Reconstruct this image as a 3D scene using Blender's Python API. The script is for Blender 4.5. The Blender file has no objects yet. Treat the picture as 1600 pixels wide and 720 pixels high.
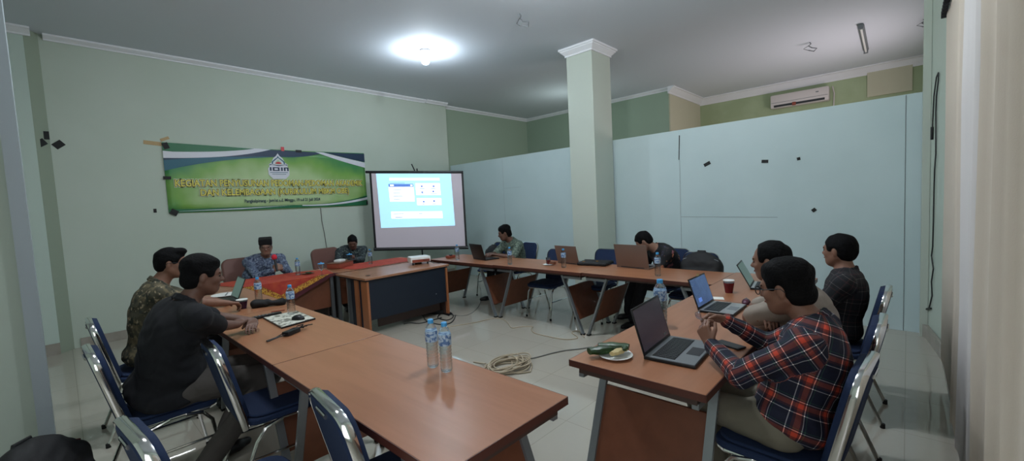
import bpy, bmesh, math, random
import numpy as np
from mathutils import Vector, Matrix, Euler
random.seed(7)
rng = np.random.default_rng(7)
C = bpy.context.scene.collection
scene = bpy.context.scene
R = math.radians
# ------------------------------------------------------------------ camera
YAW, PIT, ROLL, FPX = -.7525, .0657, -.0493, 661.96
CAM = Vector((0, 0, 1.6))
_f = Vector((math.sin(YAW)*math.cos(PIT), math.cos(YAW)*math.cos(PIT), -math.sin(PIT)))
_r0 = Vector((math.cos(YAW), -math.sin(YAW), 0)); _u0 = _r0.cross(_f)
_r = _r0*math.cos(ROLL)+_u0*math.sin(ROLL); _u = -_r0*math.sin(ROLL)+_u0*math.cos(ROLL)
cam = bpy.data.cameras.new('camera'); camo = bpy.data.objects.new('camera', cam); C.objects.link(camo)
camo.matrix_world = Matrix(((_r.x, _u.x, -_f.x, CAM.x), (_r.y, _u.y, -_f.y, CAM.y), (_r.z, _u.z, -_f.z, CAM.z), (0, 0, 0, 1)))
cam.sensor_fit = 'HORIZONTAL'; cam.sensor_width = 36; cam.lens = FPX/1600*36; cam.clip_start = .05
scene.camera = camo
scene.view_settings.view_transform = 'Standard'; scene.view_settings.look = 'None'
scene.view_settings.gamma = 1; scene.view_settings.use_curve_mapping = False
scene.view_settings.exposure = 0.4
def ray(px, py): return _f+_r*((px-800)/FPX)-_u*((py-360)/FPX)
def at_z(px, py, z): v = ray(px, py); return CAM+v*((z-CAM.z)/v.z)
def at_x(px, py, x): v = ray(px, py); return CAM+v*(x/v.x)
def at_y(px, py, y): v = ray(px, py); return CAM+v*(y/v.y)
# ------------------------------------------------------------------ world and lights
w = bpy.data.worlds.new('world'); scene.world = w; w.use_nodes = True
w.node_tree.nodes['Background'].inputs[0].default_value = (.6, .7, .8, 1); w.node_tree.nodes['Background'].inputs[1].default_value = .3
def light(name, kind, loc, power, color, size=.2, target=None, size_y=None, spot=None):
    l = bpy.data.lights.new(name, kind); l.energy = power; l.color = color
    if kind == 'AREA':
        l.size = size
        if size_y: l.shape = 'RECTANGLE'; l.size_y = size_y
    else: l.shadow_soft_size = size
    o = bpy.data.objects.new(name, l); o.location = loc; C.objects.link(o)
    if target is not None: o.rotation_euler = (Vector(target)-Vector(loc)).to_track_quat('-Z', 'Y').to_euler()
    return o
CEIL = 3.955
LAMP = (-5.34, 3.98, CEIL)
COOL = (.90, .96, 1.0)
light('assumed_bulb_light', 'POINT', (-2.2, 3.12, CEIL-.16), 105, COOL, .07)  # bulb assumed above the view, from the ceiling glare and floor shadow
light('front_fill_light', 'AREA', (-3.95, .75, CEIL-.06), 32, COOL, .6, (-3.95, .75, 0), .6)  # unseen fill panel added above the view to brighten the left wall
light('blind_side_fill', 'AREA', (.12, -.3, 1.7), 28, (.95, .95, 1), 2.2, (-4, 1.2, 1.9), 2.4)  # added fill in front of the blinds, lifts the ceiling and the room
light('assumed_daylight', 'AREA', (.1, 8.8, 2.4), 56, (1, .86, .88), 1.8, (-4, 8.8, 3.4), 2.0)  # assumed daylight, an unseen panel behind the partition; no window is built
light('far_bay_fill', 'POINT', (-5.5, 7.8, 3.2), 9, (.8, .95, .9), .2)  # unseen light added behind the partition, no lamp is built there

# ------------------------------------------------------------------ materials
def lin(c):
    if isinstance(c, str): c = tuple(int(c[i:i+2], 16)/255 for i in (0, 2, 4))
    return tuple((x/12.92 if x <= .04045 else ((x+.055)/1.055)**2.4) for x in c)+(1,)
MATS = {}
def mat(name, col, rough=.5, metal=0, col2=None, scale=8, bump=0, bscale=60, spec=.5, emit=None, estr=1, trans=0, ior=1.45, alpha=1, coat=0, detail=4, ramp=(.4, .62), kind='NOISE', stretch=None):
    m = bpy.data.materials.new(name); m.use_nodes = True; nt = m.node_tree; b = nt.nodes['Principled BSDF']
    b.inputs['Base Color'].default_value = lin(col); b.inputs['Roughness'].default_value = rough; b.inputs['Metallic'].default_value = metal
    b.inputs['Specular IOR Level'].default_value = spec; b.inputs['IOR'].default_value = ior
    b.inputs['Transmission Weight'].default_value = trans; b.inputs['Alpha'].default_value = alpha; b.inputs['Coat Weight'].default_value = coat
    if emit: b.inputs['Emission Color'].default_value = lin(emit); b.inputs['Emission Strength'].default_value = estr
    tc = nt.nodes.new('ShaderNodeTexCoord'); src = tc.outputs['Object']
    if stretch:
        mp = nt.nodes.new('ShaderNodeMapping'); mp.inputs['Scale'].default_value = stretch; nt.links.new(src, mp.inputs[0]); src = mp.outputs[0]
    if col2:
        if kind == 'VORONOI':
            n = nt.nodes.new('ShaderNodeTexVoronoi'); n.inputs['Scale'].default_value = scale; out = n.outputs['Distance']
        else:
            n = nt.nodes.new('ShaderNodeTexNoise'); n.inputs['Scale'].default_value = scale; n.inputs['Detail'].default_value = detail; out = n.outputs[0]
        r = nt.nodes.new('ShaderNodeValToRGB'); r.color_ramp.elements[0].position = ramp[0]; r.color_ramp.elements[1].position = ramp[1]
        r.color_ramp.elements[0].color = lin(col); r.color_ramp.elements[1].color = lin(col2)
        nt.links.new(src, n.inputs['Vector']); nt.links.new(out, r.inputs[0]); nt.links.new(r.outputs[0], b.inputs['Base Color'])
    if bump:
        n = nt.nodes.new('ShaderNodeTexNoise'); n.inputs['Scale'].default_value = bscale; n.inputs['Detail'].default_value = 3
        bm_ = nt.nodes.new('ShaderNodeBump'); bm_.inputs['Strength'].default_value = bump; bm_.inputs['Distance'].default_value = .01
        nt.links.new(src, n.inputs['Vector']); nt.links.new(n.outputs[0], bm_.inputs['Height']); nt.links.new(bm_.outputs[0], b.inputs['Normal'])
    MATS[name] = m; return m
def batik(name, base, cols, scale=22):
    """printed cloth: base colour with blotches of several colours from layered noise and voronoi"""
    m = mat(name, base, .85, bump=.15, bscale=30); nt = m.node_tree; b = nt.nodes['Principled BSDF']; tc = nt.nodes.new('ShaderNodeTexCoord')
    prev = None
    for i, (c, kind, sc, lo, hi) in enumerate(cols):
        n = nt.nodes.new('ShaderNodeTexNoise' if kind == 'n' else 'ShaderNodeTexVoronoi'); n.inputs['Scale'].default_value = sc
        mp = nt.nodes.new('ShaderNodeMapping'); mp.inputs['Location'].default_value = (i*3.1, i*1.7, i*.9); nt.links.new(tc.outputs['Object'], mp.inputs[0]); nt.links.new(mp.outputs[0], n.inputs['Vector'])
        mr = nt.nodes.new('ShaderNodeMapRange'); mr.inputs[1].default_value = lo; mr.inputs[2].default_value = hi
        nt.links.new(n.outputs[0], mr.inputs[0])
        mx = nt.nodes.new('ShaderNodeMix'); mx.data_type = 'RGBA'; nt.links.new(mr.outputs[0], mx.inputs[0])
        if prev is None: mx.inputs[6].default_value = lin(base)
        else: nt.links.new(prev, mx.inputs[6])
        mx.inputs[7].default_value = lin(c); prev = mx.outputs[2]
    nt.links.new(prev, b.inputs['Base Color']); return m
def tartan(name, stops, period):
    """two constant ramps, along and around the cloth, averaged like warp and weft"""
    m = mat(name, '202840', .85, bump=.12, bscale=40); nt = m.node_tree; b = nt.nodes['Principled BSDF']
    a = nt.nodes.new('ShaderNodeAttribute'); a.attribute_name = 'weave'
    s = nt.nodes.new('ShaderNodeSeparateXYZ'); nt.links.new(a.outputs['Vector'], s.inputs[0]); outs = []
    for k in (0, 1):
        d = nt.nodes.new('ShaderNodeMath'); d.operation = 'DIVIDE'; d.inputs[1].default_value = period; nt.links.new(s.outputs[k], d.inputs[0])
        fr = nt.nodes.new('ShaderNodeMath'); fr.operation = 'FRACT'; nt.links.new(d.outputs[0], fr.inputs[0])
        r = nt.nodes.new('ShaderNodeValToRGB'); r.color_ramp.interpolation = 'CONSTANT'
        while len(r.color_ramp.elements) < len(stops): r.color_ramp.elements.new(.5)
        for e, (p, c) in zip(r.color_ramp.elements, stops): e.position = p
        for e, (p, c) in zip(r.color_ramp.elements, stops): e.color = lin(c)
        nt.links.new(fr.outputs[0], r.inputs[0]); outs.append(r.outputs[0])
    av = nt.nodes.new('ShaderNodeMix'); av.data_type = 'RGBA'; av.blend_type = 'ADD'; av.inputs[0].default_value = 1; nt.links.new(outs[0], av.inputs[6]); nt.links.new(outs[1], av.inputs[7])
    mu = nt.nodes.new('ShaderNodeMix'); mu.data_type = 'RGBA'; mu.blend_type = 'MULTIPLY'; mu.inputs[0].default_value = 1; nt.links.new(outs[0], mu.inputs[6]); nt.links.new(outs[1], mu.inputs[7])
    sa = nt.nodes.new('ShaderNodeVectorMath'); sa.operation = 'SCALE'; sa.inputs[3].default_value = .27; nt.links.new(av.outputs[2], sa.inputs[0])
    sb = nt.nodes.new('ShaderNodeVectorMath'); sb.operation = 'SCALE'; sb.inputs[3].default_value = 2.0; nt.links.new(mu.outputs[2], sb.inputs[0])
    ad = nt.nodes.new('ShaderNodeVectorMath'); ad.operation = 'ADD'; nt.links.new(sa.outputs[0], ad.inputs[0]); nt.links.new(sb.outputs[0], ad.inputs[1]); nt.links.new(ad.outputs[0], b.inputs['Base Color'])
    return m
mat('wall_green', 'bec9bd', .6, bump=.03, bscale=120, col2='bac6b9', scale=1.2)
mat('wall_white_green', 'bfcfc6', .6)
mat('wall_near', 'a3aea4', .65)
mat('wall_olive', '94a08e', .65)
mat('wall_far_green', 'a5b491', .7, col2='9cab87', scale=2)
mat('wall_far_grey', '98ab98', .7)
mat('wall_cream', 'bfbda6', .7)
mat('partition_blue', 'c3d5d7', .45, col2='bccfd1', scale=.8)
mat('column_green', 'bcc5ba', .55)
mat('ceiling_white', 'd3dae3', .8)
mat('cornice_white', 'e4e6ea', .5)
mat('trim_bluegrey', '8b9499', .5)
mat('baseboard_tile', 'a09a90', .25, col2='958f85', scale=6)
mat('steel_grey', '8d9296', .35, .7)
mat('chrome', 'd8d8d6', .14, 1)
mat('black_plastic', '15161a', .4)
mat('black_matt', '101114', .8)
mat('dark_rubber', '121212', .7)
mat('blue_fabric', '0f2344', .85, bump=.1, bscale=150)
mat('brown_leather', '6d4a42', .45, bump=.08, bscale=40)
mat('table_wood', '9c6a4d', .33, col2='946346', scale=3, stretch=(.6, 6, 6))
mat('table_edge', '4c2820', .4)
mat('panel_wood', '6c3f2a', .5, col2='653a26', scale=3, stretch=(.6, 4, 4))
mat('panel_dark', '40302b', .5)
mat('desk_top', 'a07258', .25, col2='986b52', scale=3, stretch=(5, .6, 5))
mat('desk_post', '9c6240', .4)
mat('desk_black', '161f2c', .5)
mat('white_plastic', 'e2e4e2', .35)
mat('paper', 'dcdcd6', .7)
mat('silver', 'a9abac', .35, .6)
mat('lid_brown', '7f6c62', .3, .4)
mat('keyboard', '2a2c30', .6)
mat('screen_dark', '1c1c24', .25, emit='4d4650', estr=.22)
mat('screen_blue', '283350', .2, col2='4a5f8a', scale=5, emit='46608c', estr=.45)
mat('screen_green', '4d665f', .3, emit='5f7a72', estr=.25)
mat('skin', '7b5848', .5, bump=.05, bscale=120)
mat('skin_dark', '624539', .5, bump=.05, bscale=120)
mat('skin_mid', '876656', .5, bump=.05, bscale=120)
mat('lips', '7a463c', .5)
mat('hair', '08080a', .8, bump=.5, bscale=90, spec=.15)
mat('hair_grey', '3a3a3c', .7, bump=.5, bscale=90)
mat('eye_dark', '0d0a0a', .2)
mat('black_shirt', '0b0d13', .9, bump=.1, bscale=40)
mat('beige_shirt', '8d8379', .85, bump=.08, bscale=40)
mat('trousers_black', '14151b', .9); mat('trousers_grey', '46423f', .9, bump=.1); mat('trousers_khaki', '6c685b', .9, bump=.1)
mat('cap_black', '0a0a0c', .9)
mat('blue_cap', '3f9ad6', .4); mat('label_blue', '4d6f9e', .4, col2='a9bdd0', scale=60, ramp=(.45, .55))
mat('red_foam', 'd22b3c', .8); mat('tea_red', '7d2226', .2); mat('tea_purple', '4a2436', .25)
mat('leaf_green', '23441f', .4, col2='122a12', scale=20); mat('food_pale', 'b9a878', .6)
mat('cable_beige', 'a89a84', .5); mat('cable_black', '17181a', .5); mat('cable_grey', '6d6c68', .5)
mat('curtain_cream', 'c8bcad', .85, bump=.05, bscale=200); mat('curtain_white', 'd6d1cf', .85)
mat('ac_white', 'cfc8c6', .4); mat('tape_black', '0f1113', .6); mat('tape_tan', 'b79d72', .6); mat('sticker_red', 'c9454c', .5)
mat('bag_black', '0f1013', .7, bump=.1, bscale=60); mat('bag_red', '4a1518', .7)
mat('cloth_red', 'a03228', .8, col2='ae452c', scale=14); mat('cloth_gold', 'c79a3c', .7, col2='8a4a1c', scale=60, ramp=(.45, .55)); mat('cloth_maroon', '4a1a24', .8)
mat('pad_pattern', 'c9c8bd', .5, col2='6b6a60', scale=30, ramp=(.5, .58))
mat('clay', '8d4432', .5)
mat('lamp_grey', '6f7478', .5)
m = mat('bulb_glow', 'ffffff', .3, emit='e6f4ff', estr=250)
m = mat('screen_white', 'ddd3dd', .9)
m = mat('proj_blue', 'b5e2f2', .9, emit='a0d6f5', estr=.7)  # proj_ colours: the projector's light is put in as emission of the picture
m = mat('proj_white', 'ffffff', .9, emit='f4fbff', estr=.8)
m = mat('proj_bar', '5a7cc4', .9, emit='5f84d0', estr=.55); m = mat('proj_ink', '7b99b4', .9, emit='8fb0cc', estr=.5)
# clear plastic and clear glass: mostly see-through with gloss
def clear(name, tint, fac):
    m = bpy.data.materials.new(name); m.use_nodes = True; nt = m.node_tree; nt.nodes.clear()
    o = nt.nodes.new('ShaderNodeOutputMaterial'); t = nt.nodes.new('ShaderNodeBsdfTransparent'); t.inputs[0].default_value = lin(tint)
    g = nt.nodes.new('ShaderNodeBsdfGlass'); g.inputs['IOR'].default_value = 1.33; g.inputs['Roughness'].default_value = .03; g.inputs[0].default_value = lin('eef4f6')
    x = nt.nodes.new('ShaderNodeMixShader'); x.inputs[0].default_value = fac
    nt.links.new(t.outputs[0], x.inputs[1]); nt.links.new(g.outputs[0], x.inputs[2]); nt.links.new(x.outputs[0], o.inputs[0]); MATS[name] = m
clear('clear_plastic', 'f2f6f8', .55); clear('thin_film', 'e8eaf4', .3)
# glossy floor tiles, 60 cm
m = mat('floor_tiles', 'b9b4aa', .045, spec=.8, ior=1.6); nt = m.node_tree; b = nt.nodes['Principled BSDF']
tc = nt.nodes.new('ShaderNodeTexCoord'); br = nt.nodes.new('ShaderNodeTexBrick'); br.offset = 0; br.inputs['Scale'].default_value = 1
br.inputs['Brick Width'].default_value = .6; br.inputs['Row Height'].default_value = .6; br.inputs['Mortar Size'].default_value = .0025
br.inputs['Color1'].default_value = lin('aca79c'); br.inputs['Color2'].default_value = lin('b0ab9f'); br.inputs['Mortar'].default_value = lin('989389')
nt.links.new(tc.outputs['Object'], br.inputs['Vector']); nt.links.new(br.outputs[0], b.inputs['Base Color'])
# ------------------------------------------------------------------ mesh helpers
class MB:
    def __init__(s): s.v = []; s.f = []; s.m = []; s.mats = []
    def mi(s, mn):
        if mn is None: return 0
        if mn not in s.mats: s.mats.append(mn)
        return s.mats.index(mn)
    def add(s, vs, fs, M=None, mn=None):
        k = len(s.v); i = s.mi(mn)
        for p in vs:
            p = Vector(p); s.v.append(tuple(M @ p) if M is not None else tuple(p))
        for f in fs: s.f.append(tuple(k+a for a in f)); s.m.append(i)
        return s
    def box(s, c, d, M=None, mn=None, bev=0):
        x, y, z = d[0]/2, d[1]/2, d[2]/2
        T = Matrix.Translation(c) @ (M if M is not None else Matrix())
        if bev <= 0:
            vs = [(a*x, b_*y, c_*z) for a in (-1, 1) for b_ in (-1, 1) for c_ in (-1, 1)]
            return s.add(vs, [(0, 1, 3, 2), (4, 6, 7, 5), (0, 4, 5, 1), (2, 3, 7, 6), (0, 2, 6, 4), (1, 5, 7, 3)], T, mn)
        bm = bmesh.new(); bmesh.ops.create_cube(bm, size=1)
        for v in bm.verts: v.co = Vector((v.co.x*2*x, v.co.y*2*y, v.co.z*2*z))
        bmesh.ops.bevel(bm, geom=list(bm.edges), offset=bev, segments=2, affect='EDGES', profile=.6)
        bm.verts.index_update(); vs = [v.co.copy() for v in bm.verts]; fs = [[v.index for v in f.verts] for f in bm.faces]; bm.free()
        return s.add(vs, fs, T, mn)
    def tube(s, pts, r, seg=10, mn=None, ref=None, ry=None, cap=True, closed=False):
        """sweep; with ref given the section is an ellipse: r across, ry along ref"""
        pts = [Vector(p) for p in pts]; n = len(pts); vs = []; ry = ry or r
        up = Vector(ref) if ref is not None else None; prev = None
        for i, p in enumerate(pts):
            if closed: t = pts[(i+1) % n]-pts[i-1]
            else: t = pts[min(i+1, n-1)]-pts[max(i-1, 0)]
            t.normalize()
            if up is not None: a = up-t*up.dot(t)
            else:
                a = prev-t*prev.dot(t) if prev is not None else (Vector((0, 0, 1)) if abs(t.z) < .9 else Vector((1, 0, 0)))
                a = a-t*a.dot(t)
            a.normalize(); prev = a; b_ = t.cross(a)
            rr = r[i] if isinstance(r, (list, tuple)) else r
            r2 = ry[i] if isinstance(ry, (list, tuple)) else ry
            for k in range(seg):
                th = 2*math.pi*k/seg; vs.append(p+b_*(rr*math.cos(th))+a*(r2*math.sin(th)))
        fs = []
        for i in range(n if closed else n-1):
            j = (i+1) % n
            for k in range(seg): l = (k+1) % seg; fs.append((i*seg+k, i*seg+l, j*seg+l, j*seg+k))
        if cap and not closed: fs.append(tuple(reversed(range(seg)))); fs.append(tuple((n-1)*seg+k for k in range(seg)))
        return s.add(vs, fs, None, mn)
    def lathe(s, prof, c=(0, 0, 0), seg=20, mn=None, M=None):
        vs = []; fs = []; n = len(prof)
        for r, z in prof:
            for k in range(seg): th = 2*math.pi*k/seg; vs.append((r*math.cos(th), r*math.sin(th), z))
        for i in range(n-1):
            for k in range(seg): l = (k+1) % seg; fs.append((i*seg+k, i*seg+l, (i+1)*seg+l, (i+1)*seg+k))
        fs.append(tuple(reversed(range(seg)))); fs.append(tuple((n-1)*seg+k for k in range(seg)))
        return s.add(vs, fs, Matrix.Translation(c) @ (M if M is not None else Matrix()), mn)
    def prism(s, outline, M, t, mn=None):
        """outline in the local xy plane, thickness t along local +z"""
        n = len(outline); vs = [(x, y, 0) for x, y in outline]+[(x, y, t) for x, y in outline]
        fs = [tuple(reversed(range(n))), tuple(range(n, 2*n))]+[(i, (i+1) % n, n+(i+1) % n, n+i) for i in range(n)]
        return s.add(vs, fs, M, mn)
    def build(s, name, mn=None, parent=None, loc=None, smooth=True, rot=0, sharp=35, bevel=0):
        me = bpy.data.meshes.new(name); me.from_pydata(s.v, [], s.f)
        names = s.mats or [mn]
        for q in names: me.materials.append(MATS[q])
        me.polygons.foreach_set('material_index', s.m); me.update()
        if smooth:
            me.polygons.foreach_set('use_smooth', [True]*len(me.polygons))
            try: me.set_sharp_from_angle(angle=R(sharp))
            except Exception: pass
        o = bpy.data.objects.new(name, me); C.objects.link(o)
        if parent is not None: o.parent = parent
        if loc is not None: o.location = loc
        if rot: o.rotation_euler.z = rot
        if bevel:
            b_ = o.modifiers.new('bevel', 'BEVEL'); b_.width = bevel; b_.segments = 2; b_.limit_method = 'ANGLE'
        return o
def tag(o, label=None, cat=None, group=None, kind=None):
    if label: o['label'] = label
    if cat: o['category'] = cat
    if group: o['group'] = group
    if kind: o['kind'] = kind
    return o
def empty(name, loc, rz=0, label=None, cat=None, group=None):
    o = bpy.data.objects.new(name, None); o.empty_display_size = .1; o.location = loc; o.rotation_euler = (0, 0, rz); C.objects.link(o)
    return tag(o, label, cat, group)
def struct(name, mb, mn=None, **k): return tag(mb.build(name, mn, **k), kind='structure')
KIDS = {}
def copy_tree(o, parent=None):
    c = o.copy(); C.objects.link(c)
    if parent is not None: c.parent = parent
    for ch in [x for x in bpy.data.objects if x.parent == o]: copy_tree(ch, c)
    return c
def arc(cx, cy, r, a0, a1, n=6): return [(cx+r*math.cos(R(a0+(a1-a0)*i/n)), cy+r*math.sin(R(a0+(a1-a0)*i/n))) for i in range(n+1)]
def rrect(w_, h_, r, n=5):
    x, y = w_/2-r, h_/2-r
    return arc(x, y, r, 0, 90, n)+arc(-x, y, r, 90, 180, n)+arc(-x, -y, r, 180, 270, n)+arc(x, -y, r, 270, 360, n)
def quad_solid(mb, a, b, c, d, t, mn=None):
    """slab: four corners plus a thickness vector"""
    t = Vector(t); P = [Vector(p) for p in (a, b, c, d)]; P += [p+t for p in P]
    return mb.add(P, [(3, 2, 1, 0), (4, 5, 6, 7), (0, 1, 5, 4), (1, 2, 6, 5), (2, 3, 7, 6), (3, 0, 4, 7)], None, mn)
# ------------------------------------------------------------------ signed distance modelling (people, bags)
def smin(a, b, k):
    h = np.clip(.5+.5*(b-a)/k, 0, 1); return b*(1-h)+a*h-k*h*(1-h)
class Field:
    def __init__(s): s.p = []; s.cut = []; s.noise = 0
    def cap(s, a, b, ra, rb=None, k=.02): s.p.append(('c', np.array(a, float), np.array(b, float), ra, ra if rb is None else rb, k)); return s
    def ell(s, c, r, Rm=None, k=.02): s.p.append(('e', np.array(c, float), np.array(r, float), np.array(Rm if Rm is not None else np.eye(3), float), 0, k)); return s
    def box(s, c, h, rad, Rm=None, k=.01): s.p.append(('b', np.array(c, float), np.array(h, float), np.array(Rm if Rm is not None else np.eye(3), float), rad, k)); return s
    @staticmethod
    def ev(p, X):
        if p[0] == 'c':
            _, a, b, ra, rb, k = p; d = b-a; L = max(d@d, 1e-9); t = np.clip(((X-a)@d)/L, 0, 1)
            return np.linalg.norm(X-a-t[..., None]*d, axis=-1)-(ra+(rb-ra)*t)
        if p[0] == 'e':
            _, c, r, Rm, _, k = p; q = (X-c)@Rm; k0 = np.linalg.norm(q/r, axis=-1); k1 = np.linalg.norm(q/(r*r), axis=-1)+1e-9
            return k0*(k0-1)/k1
        _, c, h, Rm, rad, k = p; q = np.abs((X-c)@Rm)-(h-rad)
        return np.linalg.norm(np.maximum(q, 0), axis=-1)+np.minimum(q.max(-1), 0)-rad
    @staticmethod
    def bb(p):
        if p[0] == 'c': r = max(p[3], p[4]); return np.minimum(p[1], p[2])-r, np.maximum(p[1], p[2])+r
        e = np.abs(p[3]) @ p[2]; return p[1]-e, p[1]+e
    def mesh(s, res):
        B = [s.bb(p) for p in s.p]; lo = np.min([b[0] for b in B], 0)-3*res; hi = np.max([b[1] for b in B], 0)+3*res
        n = np.ceil((hi-lo)/res).astype(int)+1; ax = [lo[i]+res*np.arange(n[i]) for i in range(3)]
        D = np.full(n, .2, np.float32)
        for p, (a, b) in zip(s.p, B):
            k = p[5]; mrg = max(.03, k*1.2)
            i0 = np.maximum(((a-mrg-lo)/res).astype(int), 0); i1 = np.minimum(((b+mrg-lo)/res).astype(int)+2, n)
            X = np.stack(np.meshgrid(*[ax[j][i0[j]:i1[j]] for j in range(3)], indexing='ij'), -1)
            sl = tuple(slice(i0[j], i1[j]) for j in range(3)); D[sl] = smin(D[sl], s.ev(p, X), k)
        if s.cut or s.noise:
            X = np.stack(np.meshgrid(*ax, indexing='ij'), -1).astype(np.float32)
            if s.noise:
                x, y, z = X[..., 0], X[..., 1], X[..., 2]
                D += s.noise*(np.sin(31*x+4*np.sin(17*z)+2*np.sin(23*y))*np.sin(27*y+3*np.sin(19*z))*.6+.5*np.sin(52*z+5*np.sin(21*x+13*y)))
            for c in s.cut:
                if c[0] == 'plane': D = np.maximum(D, (X-np.array(c[1], np.float32))@np.array(c[2], np.float32))   # removes the side the normal points to
                elif c[0] == 'soft': D = -smin(-D, s.ev(c[1], X), c[2])
                else: D = np.maximum(D, -s.ev(c[1], X))
        return surface_nets(D, lo, res)
def surface_nets(D, lo, res):
    ins = D < 0; c = [ins[i:ins.shape[0]-1+i, j:ins.shape[1]-1+j, k:ins.shape[2]-1+k] for i in (0, 1) for j in (0, 1) for k in (0, 1)]
    cnt = sum(a.astype(np.int8) for a in c); act = (cnt > 0) & (cnt < 8); idx = np.argwhere(act)
    ids = -np.ones(act.shape, np.int64); ids[tuple(idx.T)] = np.arange(len(idx))
    off = np.array([(i, j, k) for i in (0, 1) for j in (0, 1) for k in (0, 1)])
    val = np.stack([D[tuple((idx+o).T)] for o in off], 1); acc = np.zeros((len(idx), 3)); num = np.zeros(len(idx))
    for a in range(8):
        for b in range(a+1, 8):
            if np.abs(off[a]-off[b]).sum() != 1: continue
            va, vb = val[:, a], val[:, b]; m_ = (va < 0) != (vb < 0); t = np.where(m_, va/(va-vb+1e-12), 0)
            pt = off[a]+t[:, None]*(off[b]-off[a]); acc += pt*m_[:, None]; num += m_
    V = lo+(idx+acc/num[:, None])*res; F = []
    for ax in range(3):
        s0 = [slice(None)]*3; s1 = [slice(None)]*3; s0[ax] = slice(0, -1); s1[ax] = slice(1, None)
        A = ins[tuple(s0)]; B = ins[tuple(s1)]; o1, o2 = [q for q in range(3) if q != ax]
        for flip, m_ in ((0, A & ~B), (1, B & ~A)):
            e = np.argwhere(m_); e = e[(e[:, o1] > 0) & (e[:, o2] > 0) & (e[:, o1] < D.shape[o1]-1) & (e[:, o2] < D.shape[o2]-1)]
            if not len(e): continue
            d1 = np.zeros(3, int); d1[o1] = 1; d2 = np.zeros(3, int); d2[o2] = 1
            q = np.stack([ids[tuple((e-d1-d2).T)], ids[tuple((e-d2).T)], ids[tuple(e.T)], ids[tuple((e-d1).T)]], 1)
            if (ax == 1) ^ bool(flip): q = q[:, ::-1]
            F.append(q)
    return V, np.concatenate(F)
def mesh_obj(name, V, F, mn, parent=None, loc=None, attr=None):
    me = bpy.data.meshes.new(name); me.vertices.add(len(V)); me.vertices.foreach_set('co', np.asarray(V, np.float32).ravel())
    me.loops.add(F.size); me.loops.foreach_set('vertex_index', F.astype(np.int32).ravel())
    me.polygons.add(len(F)); me.polygons.foreach_set('loop_start', np.arange(0, F.size, 4, dtype=np.int32)); me.polygons.foreach_set('loop_total', np.full(len(F), 4, np.int32))
    me.polygons.foreach_set('use_smooth', np.ones(len(F), bool)); me.materials.append(MATS[mn]); me.update(calc_edges=True); me.validate()
    if attr is not None:
        a = me.attributes.new('weave', 'FLOAT_VECTOR', 'POINT'); a.data.foreach_set('vector', np.asarray(attr, np.float32).ravel())
    o = bpy.data.objects.new(name, me); C.objects.link(o)
    if parent is not None: o.parent = parent
    if loc is not None: o.location = loc
    return o
# ================================================================== THE ROOM
XW = -7.84
struct('floor', MB().box((-3.7, 4.95, -.03), (9.4, 13.7, .06)), 'floor_tiles')
struct('ceiling', MB().box((-3.7, 4.95, CEIL+.04), (9.4, 13.7, .08)), 'ceiling_white')
struct('wall_left', MB().box((XW-.2, 2.315, CEIL/2), (.4, 8.03, CEIL)), 'wall_green')
struct('wall_left_rear', MB().box((-8.17, 7.9, CEIL/2), (.3, 3.2, CEIL)), 'wall_far_grey')
struct('wall_back', MB().box((-6.08, 10.45, CEIL/2), (4.4, 2.1, CEIL)), 'wall_far_grey')
struct('wall_back_return', MB().box((-3.87, 10.4, CEIL/2), (.03, 1.96, CEIL)), 'wall_cream')
struct('wall_far', MB().box((-1.6, 11.4, CEIL/2), (4.6, .2, CEIL)), 'wall_far_green')
mb = MB()
for a, b in (((.15, 6.17), (.2, 11.6)), ((.15, 6.17), (.28, 5.3)), ((.28, 5.3), (.28, -1.8))):
    quad_solid(mb, (a[0], a[1], 0), (b[0], b[1], 0), (b[0], b[1], CEIL), (a[0], a[1], CEIL), (.4, 0, 0))
struct('wall_right', mb, 'wall_green', smooth=False)
struct('wall_behind', MB().box((-3.7, -1.75, CEIL/2), (9.4, .1, CEIL)), 'wall_green')
mb = MB(); quad_solid(mb, (XW, 6.37, 0), (.16, 6.17, 0), (.16, 6.17, 2.528), (XW, 6.37, 2.528), (0, .1, 0), 'partition_blue')
struct('wall_partition', mb, smooth=False)
# hairline joints between the partition boards
k = 1
def pt(x, z, o=.0015): return (x, 6.37+(x-XW)/8.0*(-.2)-o, z)
for (x0, z0, x1, z1, wd) in ((-2.43, 0, -2.43, 2.1, .004), (-2.44, 2.1, -2.425, 2.45, .013), (-2.43, 1.27, -1.2, 1.25, .004), (-6.1, 0, -6.1, 2.5, .003), (-.02, 0, -.02, 2.52, .006), (-6.1, 1.9, -5.6, 1.9, .003)):
    mb = MB(); mb.tube([pt(x0, z0), pt(x1, z1)], wd/2, 4); struct('trim_%d' % k, mb, 'steel_grey' if wd < .01 else 'black_plastic'); k += 1
# free-standing column and its crown, wall pilaster on the left
struct('wall_column', MB().box((-3.73, 5.95, CEIL/2), (.46, .54, CEIL)), 'column_green')
def crown(cx, cy, sx, sy, name):
    mb = MB(); z = CEIL
    for h0, h1, o0, o1 in ((.0, .03, .09, .09), (.03, .05, .075, .07), (.05, .10, .065, .02), (.10, .125, .018, .018)):
        P = []
        for zz, o in ((z-h0, o0), (z-h1, o1)):
            P += [(cx-sx/2-o, cy-sy/2-o, zz), (cx+sx/2+o, cy-sy/2-o, zz), (cx+sx/2+o, cy+sy/2+o, zz), (cx-sx/2-o, cy+sy/2+o, zz)]
        mb.add(P, [(0, 1, 2, 3), (7, 6, 5, 4)]+[(i, 4+i, 4+(i+1) % 4, (i+1) % 4) for i in range(4)])
    return struct(name, mb, 'cornice_white', smooth=False)
crown(-3.73, 5.95, .46, .54, 'trim_%d' % k); k += 1
mb = MB()
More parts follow.
